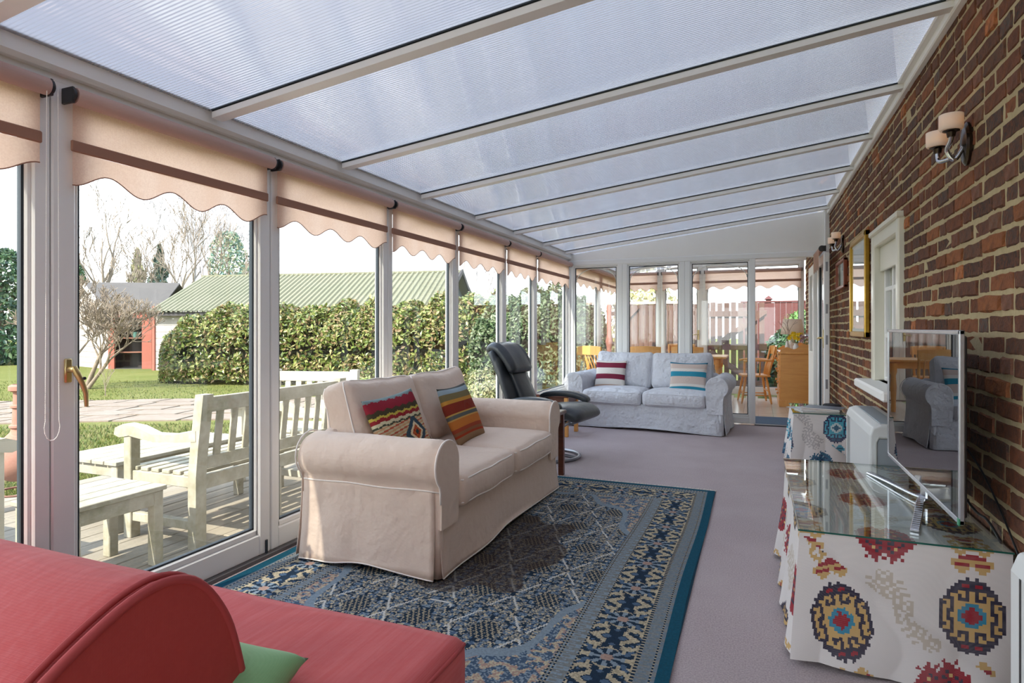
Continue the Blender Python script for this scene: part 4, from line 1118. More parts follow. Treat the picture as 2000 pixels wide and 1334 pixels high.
# ------------------------------------------------------------------ dining room
dm = mat('blue_mat', (76, 96, 118), .95, noise=(200, .5, (56, 74, 96)), bump=[(300, .6, .003)])
o = M().box(-.02, 8.17, .001, .62, 8.85, .014, .005).build('door_mat', dm); o['label'] = 'slate blue door mat just inside the dining room'; o['category'] = 'mat'
dt = thing('dining_table', 'pine dining table behind the glazed partition', 'table', (-1.28, 10.45, 0))
M().box(-.85, -.42, .715, .85, .42, .748, .006).build('top', PINE_H, dt)
M().box(-.76, -.35, .62, .76, .35, .714, .004).build('apron', PINE_H, dt)
for sx_ in (-1, 1):
    for sy_ in (-1, 1): m = M(); m.lathe([(.028, 0), (.035, .06), (.030, .12), (.042, .35), (.030, .52), (.045, .56), (.045, .70)], 12, Matrix.Translation((sx_ * .72, sy_ * .33, 0))); m.build('leg', PINE, dt, smooth=40)
def dining_chair(label, loc, rz, arms=False):
    """local: faces -Y; turned pine chair with a shaped crest rail"""
    r = thing('dining_chair', label, 'chair', loc, rz, 'pine chairs around the dining table')
    m = M(); rbox(m, 0, 0, .435, .46, .43, .036, .02, (8, 8, 2), wob=0); weld(m.build('seat', PINE_H, r))
    for sx_ in (-1, 1):
        for sy_ in (-1, 1):
            a, b_ = Vector((sx_ * .235, sy_ * .22, 0)), Vector((sx_ * .165, sy_ * .15, .425)); m = M()
            m.tube([a.lerp(b_, t) for t in (0, .12, .3, .5, .7, .85, 1)], [.012, .017, .020, .015, .021, .018, .014], 9); m.build('leg', PINE, r, smooth=True)
    m = M(); m.tube([(-.205, -.18, .17), (.205, -.18, .17)], .010, 7); m.tube([(-.205, .18, .2), (.205, .18, .2)], .010, 7); m.tube([(-.2, -.18, .13), (-.2, .18, .13)], .010, 7); m.tube([(.2, -.18, .13), (.2, .18, .13)], .010, 7); m.build('stretcher', PINE, r, smooth=True)
    for sx_ in (-1, 1):
        m = M(); m.tube([(sx_ * .20, .18, .44), (sx_ * .205, .215, .6), (sx_ * .21, .25, .75), (sx_ * .215, .285, .90)], [.017, .020, .016, .018], 9); m.build('back_post', PINE, r, smooth=True)
    m = M(); m.loft([[(-.235 + .47 * t, y_ + .285 + .035 * math.sin(t * PI), z_ + .012 * math.sin(t * PI) * (1 if z_ > .85 else 0)) for y_, z_ in ((-.012, .775), (.012, .775), (.012, .905), (-.012, .905))] for t in [i / 12 for i in range(13)]]); m.build('crest_rail', PINE_H, r, smooth=40)
    for k in range(5):
        x = -.14 + .07 * k; m = M(); m.tube([(x, .17, .44), (x * 1.05, .23, .6), (x * 1.1, .29 + .03 * math.cos(x * 6), .79)], [.008, .012, .008], 7); m.build('spindle', PINE, r, smooth=True)
    if arms:
        for sx_ in (-1, 1):
            m = M(); m.tube(curve_pts([(sx_ * .215, .24, .68), (sx_ * .255, .08, .685), (sx_ * .265, -.10, .68), (sx_ * .24, -.19, .665)], 5), [.016] * 15 + [.022], 8); m.build('arm', PINE, r, smooth=True)
            m = M(); m.tube([(sx_ * .20, -.12, .44), (sx_ * .235, -.12, .56), (sx_ * .25, -.11, .675)], [.014, .02, .013], 8); m.build('arm_post', PINE, r, smooth=True)
            m = M(); m.tube([(sx_ * .21, .05, .44), (sx_ * .255, .05, .68)], .010, 7); m.build('arm_spindle', PINE, r, smooth=True)
    return r
dining_chair('pine chair back showing above the grey sofa, left of the middle post', (-1.60, 9.80, 0), PI + .05)
dining_chair('pine chair back crossed by the middle post of the partition', (-.95, 9.82, 0), PI - .05)
dining_chair('pine carver armchair seen through the open doorway', (-.03, 10.62, 0), -PI / 2 + .15, True)
dining_chair('pine chair on the far side of the dining table', (-1.25, 11.08, 0), 0.0)
dining_chair('pine chair at the garden end of the dining table', (-2.22, 9.62, 0), PI / 2 + .9)
# chest of drawers, lamp, flowers
cd = thing('chest_of_drawers', 'honey pine chest of drawers with a shaped gallery top', 'chest', (.552, 10.62, 0))
hx, hy = .215, .48
M().box(-hx, -hy, .09, hx, hy, .80, .005).build('carcass', PINE, cd)
M().box(-hx - .025, -hy - .02, .80, hx, hy + .02, .835, .008).build('top', PINE_H, cd)
m = M(); m.box(-hx - .015, -hy - .012, 0, hx, -hy + .02, .10, .004); m.box(-hx - .015, hy - .02, 0, hx, hy + .012, .10, .004); m.box(-hx - .015, -hy, .0, -hx + .01, hy, .10, .004); m.build('plinth', PINE_H, cd)
gal = [(-hx, .835), (-hx + .01, .875)] + [(-hx + .02 + .36 * t, .865 + .075 * t + .028 * math.sin(t * PI * 3)) for t in [i / 14 for i in range(15)]] + [(hx, .985), (hx, .835)]
for yy in (-hy, hy - .02): M().prism(gal, yy, yy + .02, 'y').build('gallery_side', PINE, cd)
M().box(hx - .02, -hy, .835, hx, hy, .985, .005).build('gallery_back', PINE_H, cd)
for k in range(4):
    z0 = .115 + k * .17
    d_ = M().box(-hx - .014, -hy + .03, z0, -hx + .002, hy - .03, z0 + .155, .005).build('drawer', PINE_H, cd)
    for s in (-1, 1): m = M(); m.lathe([(.009, 0), (.009, .012), (.020, .02), (.018, .032), (0, .036)], 12, Matrix.Translation((-hx - .012, s * .28, z0 + .078)) @ Matrix.Rotation(-PI / 2, 4, 'Y')); m.build('knob', PINE, d_, smooth=40)
tl = thing('table_lamp', 'table lamp with a pale drum shade on the pine chest', 'lamp', (.53, 10.62, .836))
m = M(); m.lathe([(.075, 0), (.075, .012), (.03, .03), (.055, .09), (.06, .13), (.03, .18), (.012, .2), (.012, .27)], 16); m.build('base', mat('lamp_ceramic', (214, 206, 196), .25), tl, smooth=40)
m = M(); m.lathe([(.175, .26), (.135, .50)], 24); m.build('shade', mat('lamp_shade', (250, 240, 228), .85, transl=.5, noise=(16, .25, (246, 222, 204))), tl, smooth=True)
M().lathe([(0, .28), (.02, .29), (.028, .33), (.0, .37)], 10).build('bulb', mat('bulb_off', (240, 236, 226), .3), tl, smooth=True)
def vase(label, loc, col, h, r0):
    v = thing('flower_vase', label, 'vase', loc)
    m = M(); m.lathe([(r0 * .7, 0), (r0, h * .3), (r0 * .95, h * .6), (r0 * .6, h * .85), (r0 * .8, h)], 14); m.build('pot', mat('white_china', (232, 230, 226), .2), v, smooth=40)
    r = random.Random(int(loc[1] * 100)); st = M(); fl_ = M(); ce_ = M()
    for k in range(15):
        a = r.uniform(0, 2 * PI); s_ = r.uniform(.02, .10); z = h + r.uniform(.05, .17); p = (s_ * math.cos(a), s_ * math.sin(a), z)
        st.tube([(0, 0, h * .8), (p[0] * .5, p[1] * .5, z * .7), p], .0022, 5)
        for q in range(6):
            b_ = 2 * PI * q / 6; rr = .03; dx, dy = math.cos(b_) * rr, math.sin(b_) * rr
            P2 = lambda a_, b2, c2: (p[0] + a_, p[1] - c2 - abs(b2) * .3, p[2] + b2) if k % 3 else (p[0] + a_, p[1] + b2, p[2] + c2)
            fl_.add([p, P2(dx * .6 - dy * .4, dy * .6 + dx * .4, .008), P2(dx * 1.3, dy * 1.3, .002), P2(dx * .6 + dy * .4, dy * .6 - dx * .4, .008)], [(0, 1, 2, 3)])
        ce_.lathe([(.006, 0), (.010, .016)], 7, Matrix.Translation(p))
    st.build('stems', mat('stem', (86, 128, 60), .6), v); o = fl_.build('petals', mat('petal_' + col[0], col[1], .6), v, fixn=False); o['kind'] = 'stuff'; ce_.build('trumpets', mat('trumpet_' + col[0], col[2], .6), v)
vase('white vase of yellow daffodils on the pine chest', (.56, 10.22, .836), ('yellow', (246, 214, 40), (236, 170, 20)), .13, .045)
vase('small white jug of pale blossoms on the pine chest', (.70, 10.27, .836), ('pink', (214, 180, 190), (150, 110, 150)), .11, .04)
m = M(); r_ = random.Random(4)
def twigs(m, p, d, L, n, rad):
    if n == 0: return
    q = p + d * L; m.tube([p, p.lerp(q, .5) + Vector((r_.uniform(-1, 1), r_.uniform(-1, 1), 0)) * L * .06, q], [rad, rad * .85, rad * .7], 4, cap=False)
    for k in range(2): twigs(m, q, (d + Vector((r_.uniform(-.7, .7), r_.uniform(-.7, .7), r_.uniform(-.2, .4)))).normalized(), L * .7, n - 1, rad * .7)
pv = thing('twig_vase', 'narrow vase of bare blossom twigs beside the lamp', 'vase', (.44, 10.24, .836))
for k in range(3): twigs(m, Vector((0, 0, .14)), Vector((r_.uniform(-.3, .3), r_.uniform(-.3, .3), 1)).normalized(), .17, 3, .004)
m.build('twigs', mat('twig', (120, 84, 70), .8), pv)
M().lathe([(.03, 0), (.035, .06), (.02, .14), (.024, .16)], 12).build('pot', mat('white_china'), pv, smooth=40)
# small roller blind gathered at the top of the open door
b_ = thing('door_blind', 'rolled beige blind at the head of the open door leaf', 'blind', (.655, 7.34, 2.05), PI / 2)
m = M(); m.lathe([(.0, 0), (.03, .001), (.03, .70), (0, .701)], 16, Matrix.Rotation(PI / 2, 4, 'Y')); m.build('roll', BLIND_T, b_, smooth=40)
m = M(); m.lathe([(.0, -.014), (.032, -.013), (.034, -.002), (.0, 0)], 16, Matrix.Rotation(PI / 2, 4, 'Y')); m.box(-.01, -.04, -.03, .0, .0, .03); m.build('bracket', BLACK_P, b_, smooth=40)
m = M(); m.grid(lambda a, c_: (.01 + .68 * a, .028, 0 - .20 * c_ - .03 * abs(math.sin(a * PI * 3)) * c_), 36, 3); m.build('fabric', BLIND, b_, fixn=False)
# ------------------------------------------------------------------ garden
def gz(x, y):
    r = math.hypot(x + 2.5, y - 3) ; t = max(0, min(1, (r - 3.0) / 11.0)); return -.085 - .24 * t * t * (3 - 2 * t)
GRASS = mat('lawn', (104, 108, 52), .95, noise=[(1.1, .6, (130, 124, 76)), (14, .5, (72, 88, 38)), (90, .5, (112, 114, 70))], bump=[(60, .8, .03)], spec=.1)
m = M()
xs = list(np.linspace(-90, -20, 8)) + list(np.linspace(-18, 12, 40)) + [30, 60]; ysl = list(np.linspace(-40, -4, 6)) + list(np.linspace(-3, 26, 40)) + [40, 60, 90]
vs = [(x, y, gz(x, y) if not (-2.6 < x < 1.2 and -2 < y < 12) else -.12) for y in ysl for x in xs]; n_ = len(xs)
m.add(vs, [(j * n_ + i, j * n_ + i + 1, (j + 1) * n_ + i + 1, (j + 1) * n_ + i) for j in range(len(ysl) - 1) for i in range(n_ - 1)])
lawn = m.build('lawn', GRASS, smooth=True, **S)
# tufts of grass
r = np.random.default_rng(5); N = 26000
tu = r.uniform(0, 560, N); td = 1 / r.uniform(1 / 17.5, 1 / 4.6, N)
Xc = (tu - 1000) / F_PX * td; gx_ = -td * SN + Xc * CS; gy_ = td * CS + Xc * SN
ok = (gx_ < -4.75) | (gy_ > 7.2); gx_, gy_ = gx_[ok], gy_[ok]
path_ok = np.ones(len(gx_), bool)
def on_path(x, y):
    # flagged path: a band running across the view beyond the first strip of lawn
    d = -x * SN + y * CS; X = x * CS + y * SN
    v = HV + F_PX * (CAMH - gz(x, y)) / d; u = 1000 + F_PX * X / d
    return u, v, d
for i in range(len(gx_)):
    s_ = -gx_[i] * SN + gy_[i] * CS
    if 8.4 < s_ - .0 * gx_[i] < 12.3: path_ok[i] = False
gx_, gy_ = gx_[path_ok], gy_[path_ok]; n = len(gx_)
gz_ = np.array([gz(a, b_) for a, b_ in zip(gx_, gy_)]); ang = r.uniform(0, 2 * PI, n); hgt = r.uniform(.02, .05, n); wd = r.uniform(.006, .013, n); lean = r.uniform(-.03, .03, (n, 2))
V = np.zeros((n, 3, 3)); ca, sa_ = np.cos(ang) * wd, np.sin(ang) * wd
V[:, 0] = np.stack([gx_ - ca, gy_ - sa_, gz_ - .005], 1); V[:, 1] = np.stack([gx_ + ca, gy_ + sa_, gz_ - .005], 1); V[:, 2] = np.stack([gx_ + lean[:, 0], gy_ + lean[:, 1], gz_ + hgt], 1)
gcol = np.array([lin(c) for c in ((92, 104, 44), (108, 112, 56), (126, 120, 76), (74, 92, 36))])[r.integers(0, 4, n)]
o = grid_colors('grass', V.reshape(-1, 3), np.arange(n * 3).reshape(n, 3), gcol, mat('grass_blades', attr=True, rough=.8, transl=.3), smooth=False); o['kind'] = 'stuff'; o['label'] = 'short sunlit grass of the lawn beyond the patio'; o['category'] = 'grass'

# patio of pale boards
DECK = mat('deck_board', (140, 130, 114), .85, noise=[(2.5, .4, (120, 112, 98)), (40, .3, (140, 132, 116))], grain=((30, 2, 30), .4, (100, 94, 82)), bump=[(60, .4, .003)])
pt = thing('patio', kind='structure'); rr = random.Random(3)
for i in range(17):
    x0 = -2.66 - i * .142; y = -.6 - rr.uniform(0, 1.2)
    while y < 8.4:
        L = rr.choice((1.8, 2.4)); M().box(x0 - .137, y, -.10, x0, min(y + L - .005, 8.6), -.030 + rr.uniform(-.002, .002), .004).build('board', DECK, pt); y += L
M().box(-2.66, -1.3, -.10, -2.50, 8.6, -.034, .004).build('drain_strip', mat('drain', (120, 116, 108), .8), pt)
# flagged path
FLAG = mat('flagstone', (128, 114, 102), .9, noise=[(1.6, .6, (104, 86, 68)), (9, .4, (140, 130, 118))], bump=[(20, .5, .01)])
ph = thing('path', kind='structure')
for k, dd in enumerate((8.75, 9.5, 10.25, 11.0, 11.75)):
    X = -13.0 + rr.uniform(0, .5)
    while X < -1.2 - .35 * k:
        L = rr.uniform(.6, 1.1)
        if not (X > -2.4 and dd < 9):
            q = [(X + .03, dd + .03), (X + L - .03, dd + .03 + rr.uniform(-.03, .03)), (X + L - .03 + rr.uniform(-.03, .03), dd + .70), (X + .03, dd + .70)]
            w4 = [(-d_ * SN + a * CS, d_ * CS + a * SN) for a, d_ in q]
            if max(p[0] for p in w4) < -4.9 or min(p[1] for p in w4) > 8.8:
                M().add([(x, y, gz(x, y) - .04) for x, y in w4] + [(x, y, gz(x, y) + .022 + rr.uniform(-.004, .004)) for x, y in w4], [(0, 3, 2, 1), (4, 5, 6, 7), (0, 1, 5, 4), (1, 2, 6, 5), (2, 3, 7, 6), (3, 0, 4, 7)]).build('flagstone', FLAG, ph)
        X += L

# --- garden furniture
TEAK = mat('weathered_teak', (166, 160, 146), .85, noise=[(5, .7, (112, 110, 80)), (22, .35, (186, 180, 166))], grain=((9, 9, 9), .4, (130, 122, 100)), bump=[(50, .4, .003)])
TEAKW = mat('pale_teak', (186, 180, 164), .85, noise=[(5, .4, (160, 152, 128))], bump=[(50, .4, .003)])
def bench(label, loc, rz, L, tm, name='garden_bench', nsl=None, group=None):
    """local: long axis X, faces -Y; origin under the middle of the back"""
    r = thing(name, label, 'bench', loc, rz, group); h = L / 2; D = .52
    for s in (-1, 1):
        x = s * (h - .035)
        m = M(); m.loft([[(x - .035, y - .03, z), (x + .035, y - .03, z), (x + .035, y + .03, z), (x - .035, y + .03, z)] for y, z in ((.0, .0), (.0, .40), (.015, .55), (.055, .86))]); m.build('back_leg', tm, r)
        M().box(x - .032, -D - .03, 0, x + .032, -D + .03, .60, .004).build('front_leg', tm, r)
        prof = [(.03, .60), (.03, .66), (-.15, .625), (-.32, .62), (-.44, .655), (-.55, .665), (-.615, .64), (-.625, .60), (-.58, .585), (-.50, .60), (-.30, .575), (-.12, .585)]
        m = M(); m.prism(prof, x - .038, x + .038, 'x'); m.build('arm_rest', tm, r)
        m = M(); m.box(x - .02, -D, .335, x + .02, 0, .395, .003); m.build('side_rail', tm, r)
        m = M(); m.box(x - .02, -D, .10, x + .02, 0, .15, .003); m.build('stretcher', tm, r)
    M().box(-h + .05, -D - .015, .32, h - .05, -D + .012, .39, .003).build('front_rail', tm, r)
    M().box(-h + .05, -.012, .32, h - .05, .016, .40, .003).build('seat_back_rail', tm, r)
    m = M(); m.bar((-h + .06, .012, .47), (h - .06, .012, .47), .03, .07, .003); m.build('lower_back_rail', tm, r)
    m = M(); m.bar((-h + .06, .048, .80), (h - .06, .048, .80), .034, .085, .003); m.build('top_rail', tm, r)
    n = nsl or int(round((L - .2) / .105))
    for k in range(n):
        x = -h + .10 + (L - .20) * (k + .5) / n
        m = M(); m.bar((x, .014, .50), (x, .045, .765), .048, .014, .002, up=(0, 1, 0)); m.build('back_slat', tm, r)
    for k in range(6):
        y = -D - .01 + k * .086; M().box(-h + .03, y, .395, h - .03, y + .06, .418, .004).build('seat_slat', tm, r)
    M().box(-.02, -D, .335, .02, 0, .393, .003).build('centre_bearer', tm, r)
    if L > 1: M().box(-.03, -.03, 0, .03, .03, .33, .004).build('middle_leg', tm, r)
    return r
DZ = -.030
bench('weathered greenish garden bench with its slatted back to the glass', (-2.90, 3.12, DZ), -PI / 2, 1.26, TEAK)
bench('pale bleached garden seat with slatted back farther out on the patio', (-3.62, 4.35, DZ - .0), .25, .80, TEAKW, 'patio_chair')
bench('garden bench cut off by the left edge of the frame', (-4.22, 1.40, DZ), .0 + PI, 1.30, TEAKW)
def garden_table(label, loc, rz, L, W, h, nsl):
    r = thing('garden_table', label, 'table', loc, rz)
    w_ = W / nsl
    for k in range(nsl): M().box(-L / 2, -W / 2 + k * w_ + .004, h - .024, L / 2, -W / 2 + (k + 1) * w_ - .004, h, .003).build('top_slat', TEAK, r)
    for s in (-1, 1):
        M().box(-L / 2 + .03, s * (W / 2 - .03) - .012, h - .095, L / 2 - .03, s * (W / 2 - .03) + .012, h - .025, .003).build('apron', TEAK, r)
        M().box(s * (L / 2 - .035) - .012, -W / 2 + .03, h - .095, s * (L / 2 - .035) + .012, W / 2 - .03, h - .025, .003).build('end_apron', TEAK, r)
        for s2 in (-1, 1): M().box(s * (L / 2 - .04) - .026, s2 * (W / 2 - .04) - .026, 0, s * (L / 2 - .04) + .026, s2 * (W / 2 - .04) + .026, h - .025, .004).build('leg', TEAK, r)
    return r
garden_table('small slatted garden side table nearest the glass door', (-3.07, 2.06, DZ), PI / 2, .50, .42, .41, 4)
garden_table('low slatted garden table in front of the weathered bench', (-3.80, 3.0, DZ), PI / 2, 1.0, .56, .43, 5)
# terracotta chimenea at the far left
TER = mat('terracotta', (160, 116, 100), .9, noise=(6, .4, (146, 98, 82)), bump=[(30, .3, .004)])
cx, cy, cz_ = at(40, 4.2, -.03)
ch_ = thing('chimenea', 'pinkish terracotta chimenea at the left edge of the patio', 'chimenea', (cx, cy, cz_))
m = M(); m.lathe([(r_ * .68, z_ * .68) for r_, z_ in ((.10, .28), (.22, .34), (.26, .46), (.23, .60), (.14, .70), (.085, .76), (.075, .80), (.095, .81), (.095, .83), (.07, .84), (.065, 1.0), (.085, 1.01), (.085, 1.03), (.062, 1.04), (.06, 1.16), (.10, 1.18), (.10, 1.22), (.07, 1.24), (.06, 1.22))], 20); m.build('body', TER, ch_, smooth=50)
m = M()
for k in range(3):
    a = k * 2 * PI / 3; m.tube([(.10 * math.cos(a), .10 * math.sin(a), .22), (.19 * math.cos(a), .19 * math.sin(a), 0)], .010, 6)
m.tube([(.145 * math.cos(i / 12 * PI), .145 * math.sin(i / 12 * PI), .11) for i in range(24)], .008, 5, closed=True); m.build('stand', mat('rusty_iron', (120, 84, 72), .7), ch_, smooth=True)

# --- leaves
def leaves(name, P, Nrm, size, palette, material, parent=None, seed=0, cup=.25):
    """P: (n,3) centres; each leaf a folded diamond of two triangles"""
    r = np.random.default_rng(seed); n = len(P)
    d = Nrm + r.normal(0, .75, (n, 3)); d /= np.linalg.norm(d, axis=1, keepdims=True)
    a = np.cross(d, r.normal(0, 1, (n, 3))); a /= np.linalg.norm(a, axis=1, keepdims=True); b_ = np.cross(d, a)
    s = (size * r.uniform(.65, 1.25, n))[:, None]
    V = np.stack([P - a * s * .62, P + b_ * s * .30 + d * s * cup * .3, P + a * s * .62, P - b_ * s * .30 + d * s * cup * .3], 1).reshape(-1, 3)
    col = np.array([lin(c) for c in palette])[r.integers(0, len(palette), n)] * r.uniform(.75, 1.2, (n, 1))
    return grid_colors(name, V, np.arange(n * 4).reshape(n, 4), col, material, parent, smooth=False, kind='stuff')
LEAF = mat('leaf', attr=True, rough=.38, transl=.22, spec=.5)
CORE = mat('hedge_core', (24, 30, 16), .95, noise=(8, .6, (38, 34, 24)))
HP = ((116, 130, 60), (140, 144, 80), (96, 112, 52), (64, 82, 40), (156, 148, 98), (138, 116, 82))
def hedge(name, label, line, height, half, n, size, palette, seed, round_ends=True, cat='hedge'):
    """line: list of ground points; a bulging clipped hedge with a dark twiggy core and leaves over it"""
    r = np.random.default_rng(seed); pts = np.array(line, float)
    seg = np.linalg.norm(np.diff(pts[:, :2], axis=0), axis=1); cum = np.concatenate([[0], np.cumsum(seg)]); T = cum[-1]
    def pos(t): return np.array([np.interp(t, cum, pts[:, i]) for i in range(3)]).T
    def hgt(t): return np.interp(t, cum, height)
    root = thing(name, label, cat, tuple(pts[0]))
    o0 = pts[0]
    def prof(t):   # half-width/height factor near ends
        e_ = np.minimum(t, T - t) if round_ends is True else t
        return np.clip(np.sqrt(np.clip(1 - (1 - np.clip(e_ / (half * 2.0), 0, 1)) ** 2, 0, 1)), .12, 1)
    dirv = (pts[-1] - pts[0])[:2]; dirv /= np.linalg.norm(dirv); nrm2 = np.array([-dirv[1], dirv[0]])
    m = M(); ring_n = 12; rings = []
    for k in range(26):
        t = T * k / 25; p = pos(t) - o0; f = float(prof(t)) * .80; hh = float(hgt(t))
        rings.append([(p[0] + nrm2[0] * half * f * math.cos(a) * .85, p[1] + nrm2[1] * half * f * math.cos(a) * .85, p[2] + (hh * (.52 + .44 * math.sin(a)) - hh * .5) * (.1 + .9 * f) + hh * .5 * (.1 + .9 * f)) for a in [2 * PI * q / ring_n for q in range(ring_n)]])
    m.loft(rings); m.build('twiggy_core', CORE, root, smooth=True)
    t = r.uniform(0, T, n); a = r.uniform(-.55, PI + .55, n); rad = 1 - np.abs(r.normal(0, .10, n)); f = prof(t); hh = hgt(t)
    lump = 1 + .07 * np.sin(t * 3.1 + seed) * np.cos(a * 3 + t) + .05 * np.sin(t * 7.3) + .03 * np.sin(t * 15 + a * 5)
    ca, sa2 = np.cos(a), np.sin(a)
    P = pos(t) - o0
    sq = np.sign(ca) * np.abs(ca) ** .7
    off = half * f * sq * rad * lump
    P[:, 0] += nrm2[0] * off; P[:, 1] += nrm2[1] * off
    P[:, 2] += np.clip(hh * (.42 + .56 * np.sign(sa2) * np.abs(sa2) ** .6 * rad) * (.12 + .88 * f) * lump + r.normal(0, .02, n), .02, None)
    Nr = np.stack([nrm2[0] * ca, nrm2[1] * ca, sa2 * .8 + .2], 1)
    leaves('leaves', P, Nr, size, palette, LEAF, root, seed)
    return root
def G(u, d): x, y, _ = at(u, d, 0); return (x, y, gz(x, y))
hedge('laurel_hedge', 'long sunlit laurel hedge across the garden', [G(318, 17.3), G(480, 17.0), G(700, 16.8), G(900, 16.6), G(1075, 16.4)], [1.95, 2.08, 2.12, 2.34, 2.55], .85, 44000, .11, HP, 1)
hedge('ivy_hedge', 'ivy-clad hedge beyond the corner, left of the brown gate post', [(-7.0, 14.6, -.25), (-4.4, 14.0, -.2), (-3.05, 13.55, -.2)], [2.1, 2.35, 2.25], .55, 14000, .10, ((92, 112, 74), (116, 130, 96), (70, 92, 58), (130, 138, 108)), 2)
hedge('evergreen_hedge', 'dark green hedge in front of the red fence, right of the gate', [(.02, 14.2, -.15), (1.2, 14.1, -.15), (2.6, 14.0, -.15)], [1.50, 1.60, 1.65], .5, 9000, .085, ((46, 84, 52), (58, 96, 62), (36, 70, 46), (88, 120, 84)), 3)
def bush(name, label, c, rad, hgt, n, size, palette, seed, cat='shrub'):
    r = np.random.default_rng(seed); root = thing(name, label, cat, c)
    d = r.normal(0, 1, (n, 3)); d /= np.linalg.norm(d, axis=1, keepdims=True); d[:, 2] = np.abs(d[:, 2]) * 1.0
    k = (1 - np.abs(r.normal(0, .22, n)))[:, None] * (1 + .12 * np.sin(d[:, :1] * 7) * np.cos(d[:, 1:2] * 6))
    P = d * k * np.array([rad, rad, hgt]); leaves('leaves', P, d, size, palette, LEAF, root, seed)
    m = M(); rr_ = random.Random(seed)
    for q in range(14):
        a = rr_.uniform(0, 2 * PI); m.tube([(0, 0, -.03), (rad * .4 * math.cos(a), rad * .4 * math.sin(a), hgt * .4), (rad * .7 * math.cos(a), rad * .7 * math.sin(a), hgt * .75)], [.015, .01, .005], 4)
    m.build('stems', CORE, root); return root
bush('lavender_bush', 'low grey-green bush in front of the hedge, behind the recliner', G(945, 11.6), .42, .62, 2600, .07, ((150, 152, 110), (176, 170, 130), (120, 130, 88)), 6)
bush('low_shrub', 'small bright shrub at the foot of the hedge', G(716, 14.2), .35, .32, 900, .06, ((170, 180, 110), (140, 160, 84)), 7)
# --- trees
BARK = mat('bark', (124, 112, 100), .9, noise=(12, .5, (140, 130, 118)))
BARKP = mat('pale_bark', (136, 122, 106), .9, noise=(12, .5, (112, 98, 84)))
def tree_mesh(m, rr, p, d, L, rad, n, spread, up=.25, kids=(2, 3), minr=.004, sides=5):
    q = p; pts = [p]; rs = [rad]; k = 3
    for i in range(k):
        d = (d + Vector((rr.uniform(-1, 1), rr.uniform(-1, 1), rr.uniform(-.5, .7))) * .16 + Vector((0, 0, up * .12))).normalized(); q = q + d * L / k; pts.append(q); rs.append(max(minr, rad * (1 - .35 * (i + 1) / k)))
    m.tube(pts, rs, sides if n > 2 else 3, cap=False)
    if n <= 0: return
    for c in range(rr.randint(*kids)):
        ax = Vector((rr.uniform(-1, 1), rr.uniform(-1, 1), rr.uniform(-.3, .6))).normalized()
        nd = (d + ax * spread * rr.uniform(.7, 1.2)).normalized(); b0 = pts[-1] if c < 1 else pts[rr.choice((2, 3))]
        tree_mesh(m, rr, b0, nd, L * rr.uniform(.62, .86), rs[-1] * rr.uniform(.55, .8), n - 1, spread, up, kids, minr, sides)
def bare_tree(name, label, c, stems, n, seed, bark, spread=.6, kids=(2, 3), minr=.006, cat='tree', group=None):
    root = thing(name, label, cat, c, group=group); rr = random.Random(seed)
    tr = M(); br = M()
    for (dx, dy, dz, L, rad, ex, ey) in stems:
        d = Vector((dx, dy, dz)).normalized(); p0 = Vector((ex, ey, -.05)); mid = p0 + d * L
        tr.tube([p0, p0.lerp(mid, .4) + Vector((rr.uniform(-.05, .05) * L * .3, 0, 0)), mid], [rad * 1.15, rad * .9, rad * .75], 8, cap=False)
        for k in range(3):
            nd = (d + Vector((rr.uniform(-1, 1), rr.uniform(-1, 1), rr.uniform(-.2, .5))) * spread).normalized()
            tree_mesh(br, rr, p0.lerp(mid, (1.0, .8, .6)[k]), nd, L * .55, rad * .6, n - 1, spread, .3, kids, minr)
    tr.build('trunk', bark, root, smooth=True); o = br.build('branches', bark, root, fixn=False); o['kind'] = 'stuff'; return root
# shrub on the left, leaning out of one stool
c_ = G(168, 15.2)
bare_tree('twiggy_shrub', 'leafless twiggy shrub leaning right in front of the shed', c_, [(.75 * CS + .0, .75 * SN, 1.0, .95, .05, 0, 0), (.35, .2, 1.0, 1.0, .05, -.05, 0), (-.2, -.1, 1, 1.0, .05, -.12, -.04), (-.55, -.2, 1, .95, .04, -.2, -.06), (.1, .3, 1, 1.05, .04, -.1, .1)], 7, 12, BARKP, .75, (2, 3), .007, cat='shrub')
c_ = G(205, 13.6); bare_tree('sapling', 'tiny bare sapling on the lawn before the shed door', c_, [(.1, 0, 1, .35, .010, 0, 0), (-.3, .1, 1, .35, .008, .03, 0)], 3, 5, BARKP, .5, (2, 2), .004, cat='shrub')
def far(u, d): x, y, _ = at(u, d, 0); return (x, y, -.35)
bare_tree('bare_tree', 'bare lopped tree with two upright trunks above the dark shed roof', far(205, 34), [(.02, 0, 1, 3.6, .17, 0, 0), (-.35, .1, 1, 2.9, .12, -.5, 0), (.6, .1, 1, 2.6, .10, .1, 0)], 5, 21, BARK, .5, (2, 3), .016)
bare_tree('bare_tree', 'smaller bare tree at the left end of the shed ridge', far(172, 36), [(.1, 0, 1, 3.3, .11, 0, 0), (.45, .1, 1, 3.0, .10, .1, 0)], 5, 23, BARK, .55, (2, 3), .016)
bare_tree('bare_tree', 'big wide bare tree with fine pale twigs behind the green barn', far(385, 46), [(-.12, 0, 1, 5.0, .20, 0, 0), (.15, 0, 1, 5.2, .20, .3, 0), (-.45, .1, 1, 4.6, .16, -.2, 0), (.45, .1, 1, 4.4, .16, .4, 0)], 6, 25, mat('twig_haze', (168, 162, 164), .9), .5, (2, 3), .018)
bare_tree('bare_tree', 'bare tree with crossed lopped limbs beside the conifer', far(352, 33), [(.02, 0, 1, 3.4, .12, -.2, 0), (-.75, .1, 1, 3.3, .10, 1.0, 0), (.15, 0, 1, 3.0, .12, .8, 0), (.5, 0, 1, 2.7, .10, .9, 0)], 5, 27, BARK, .45, (2, 3), .016)
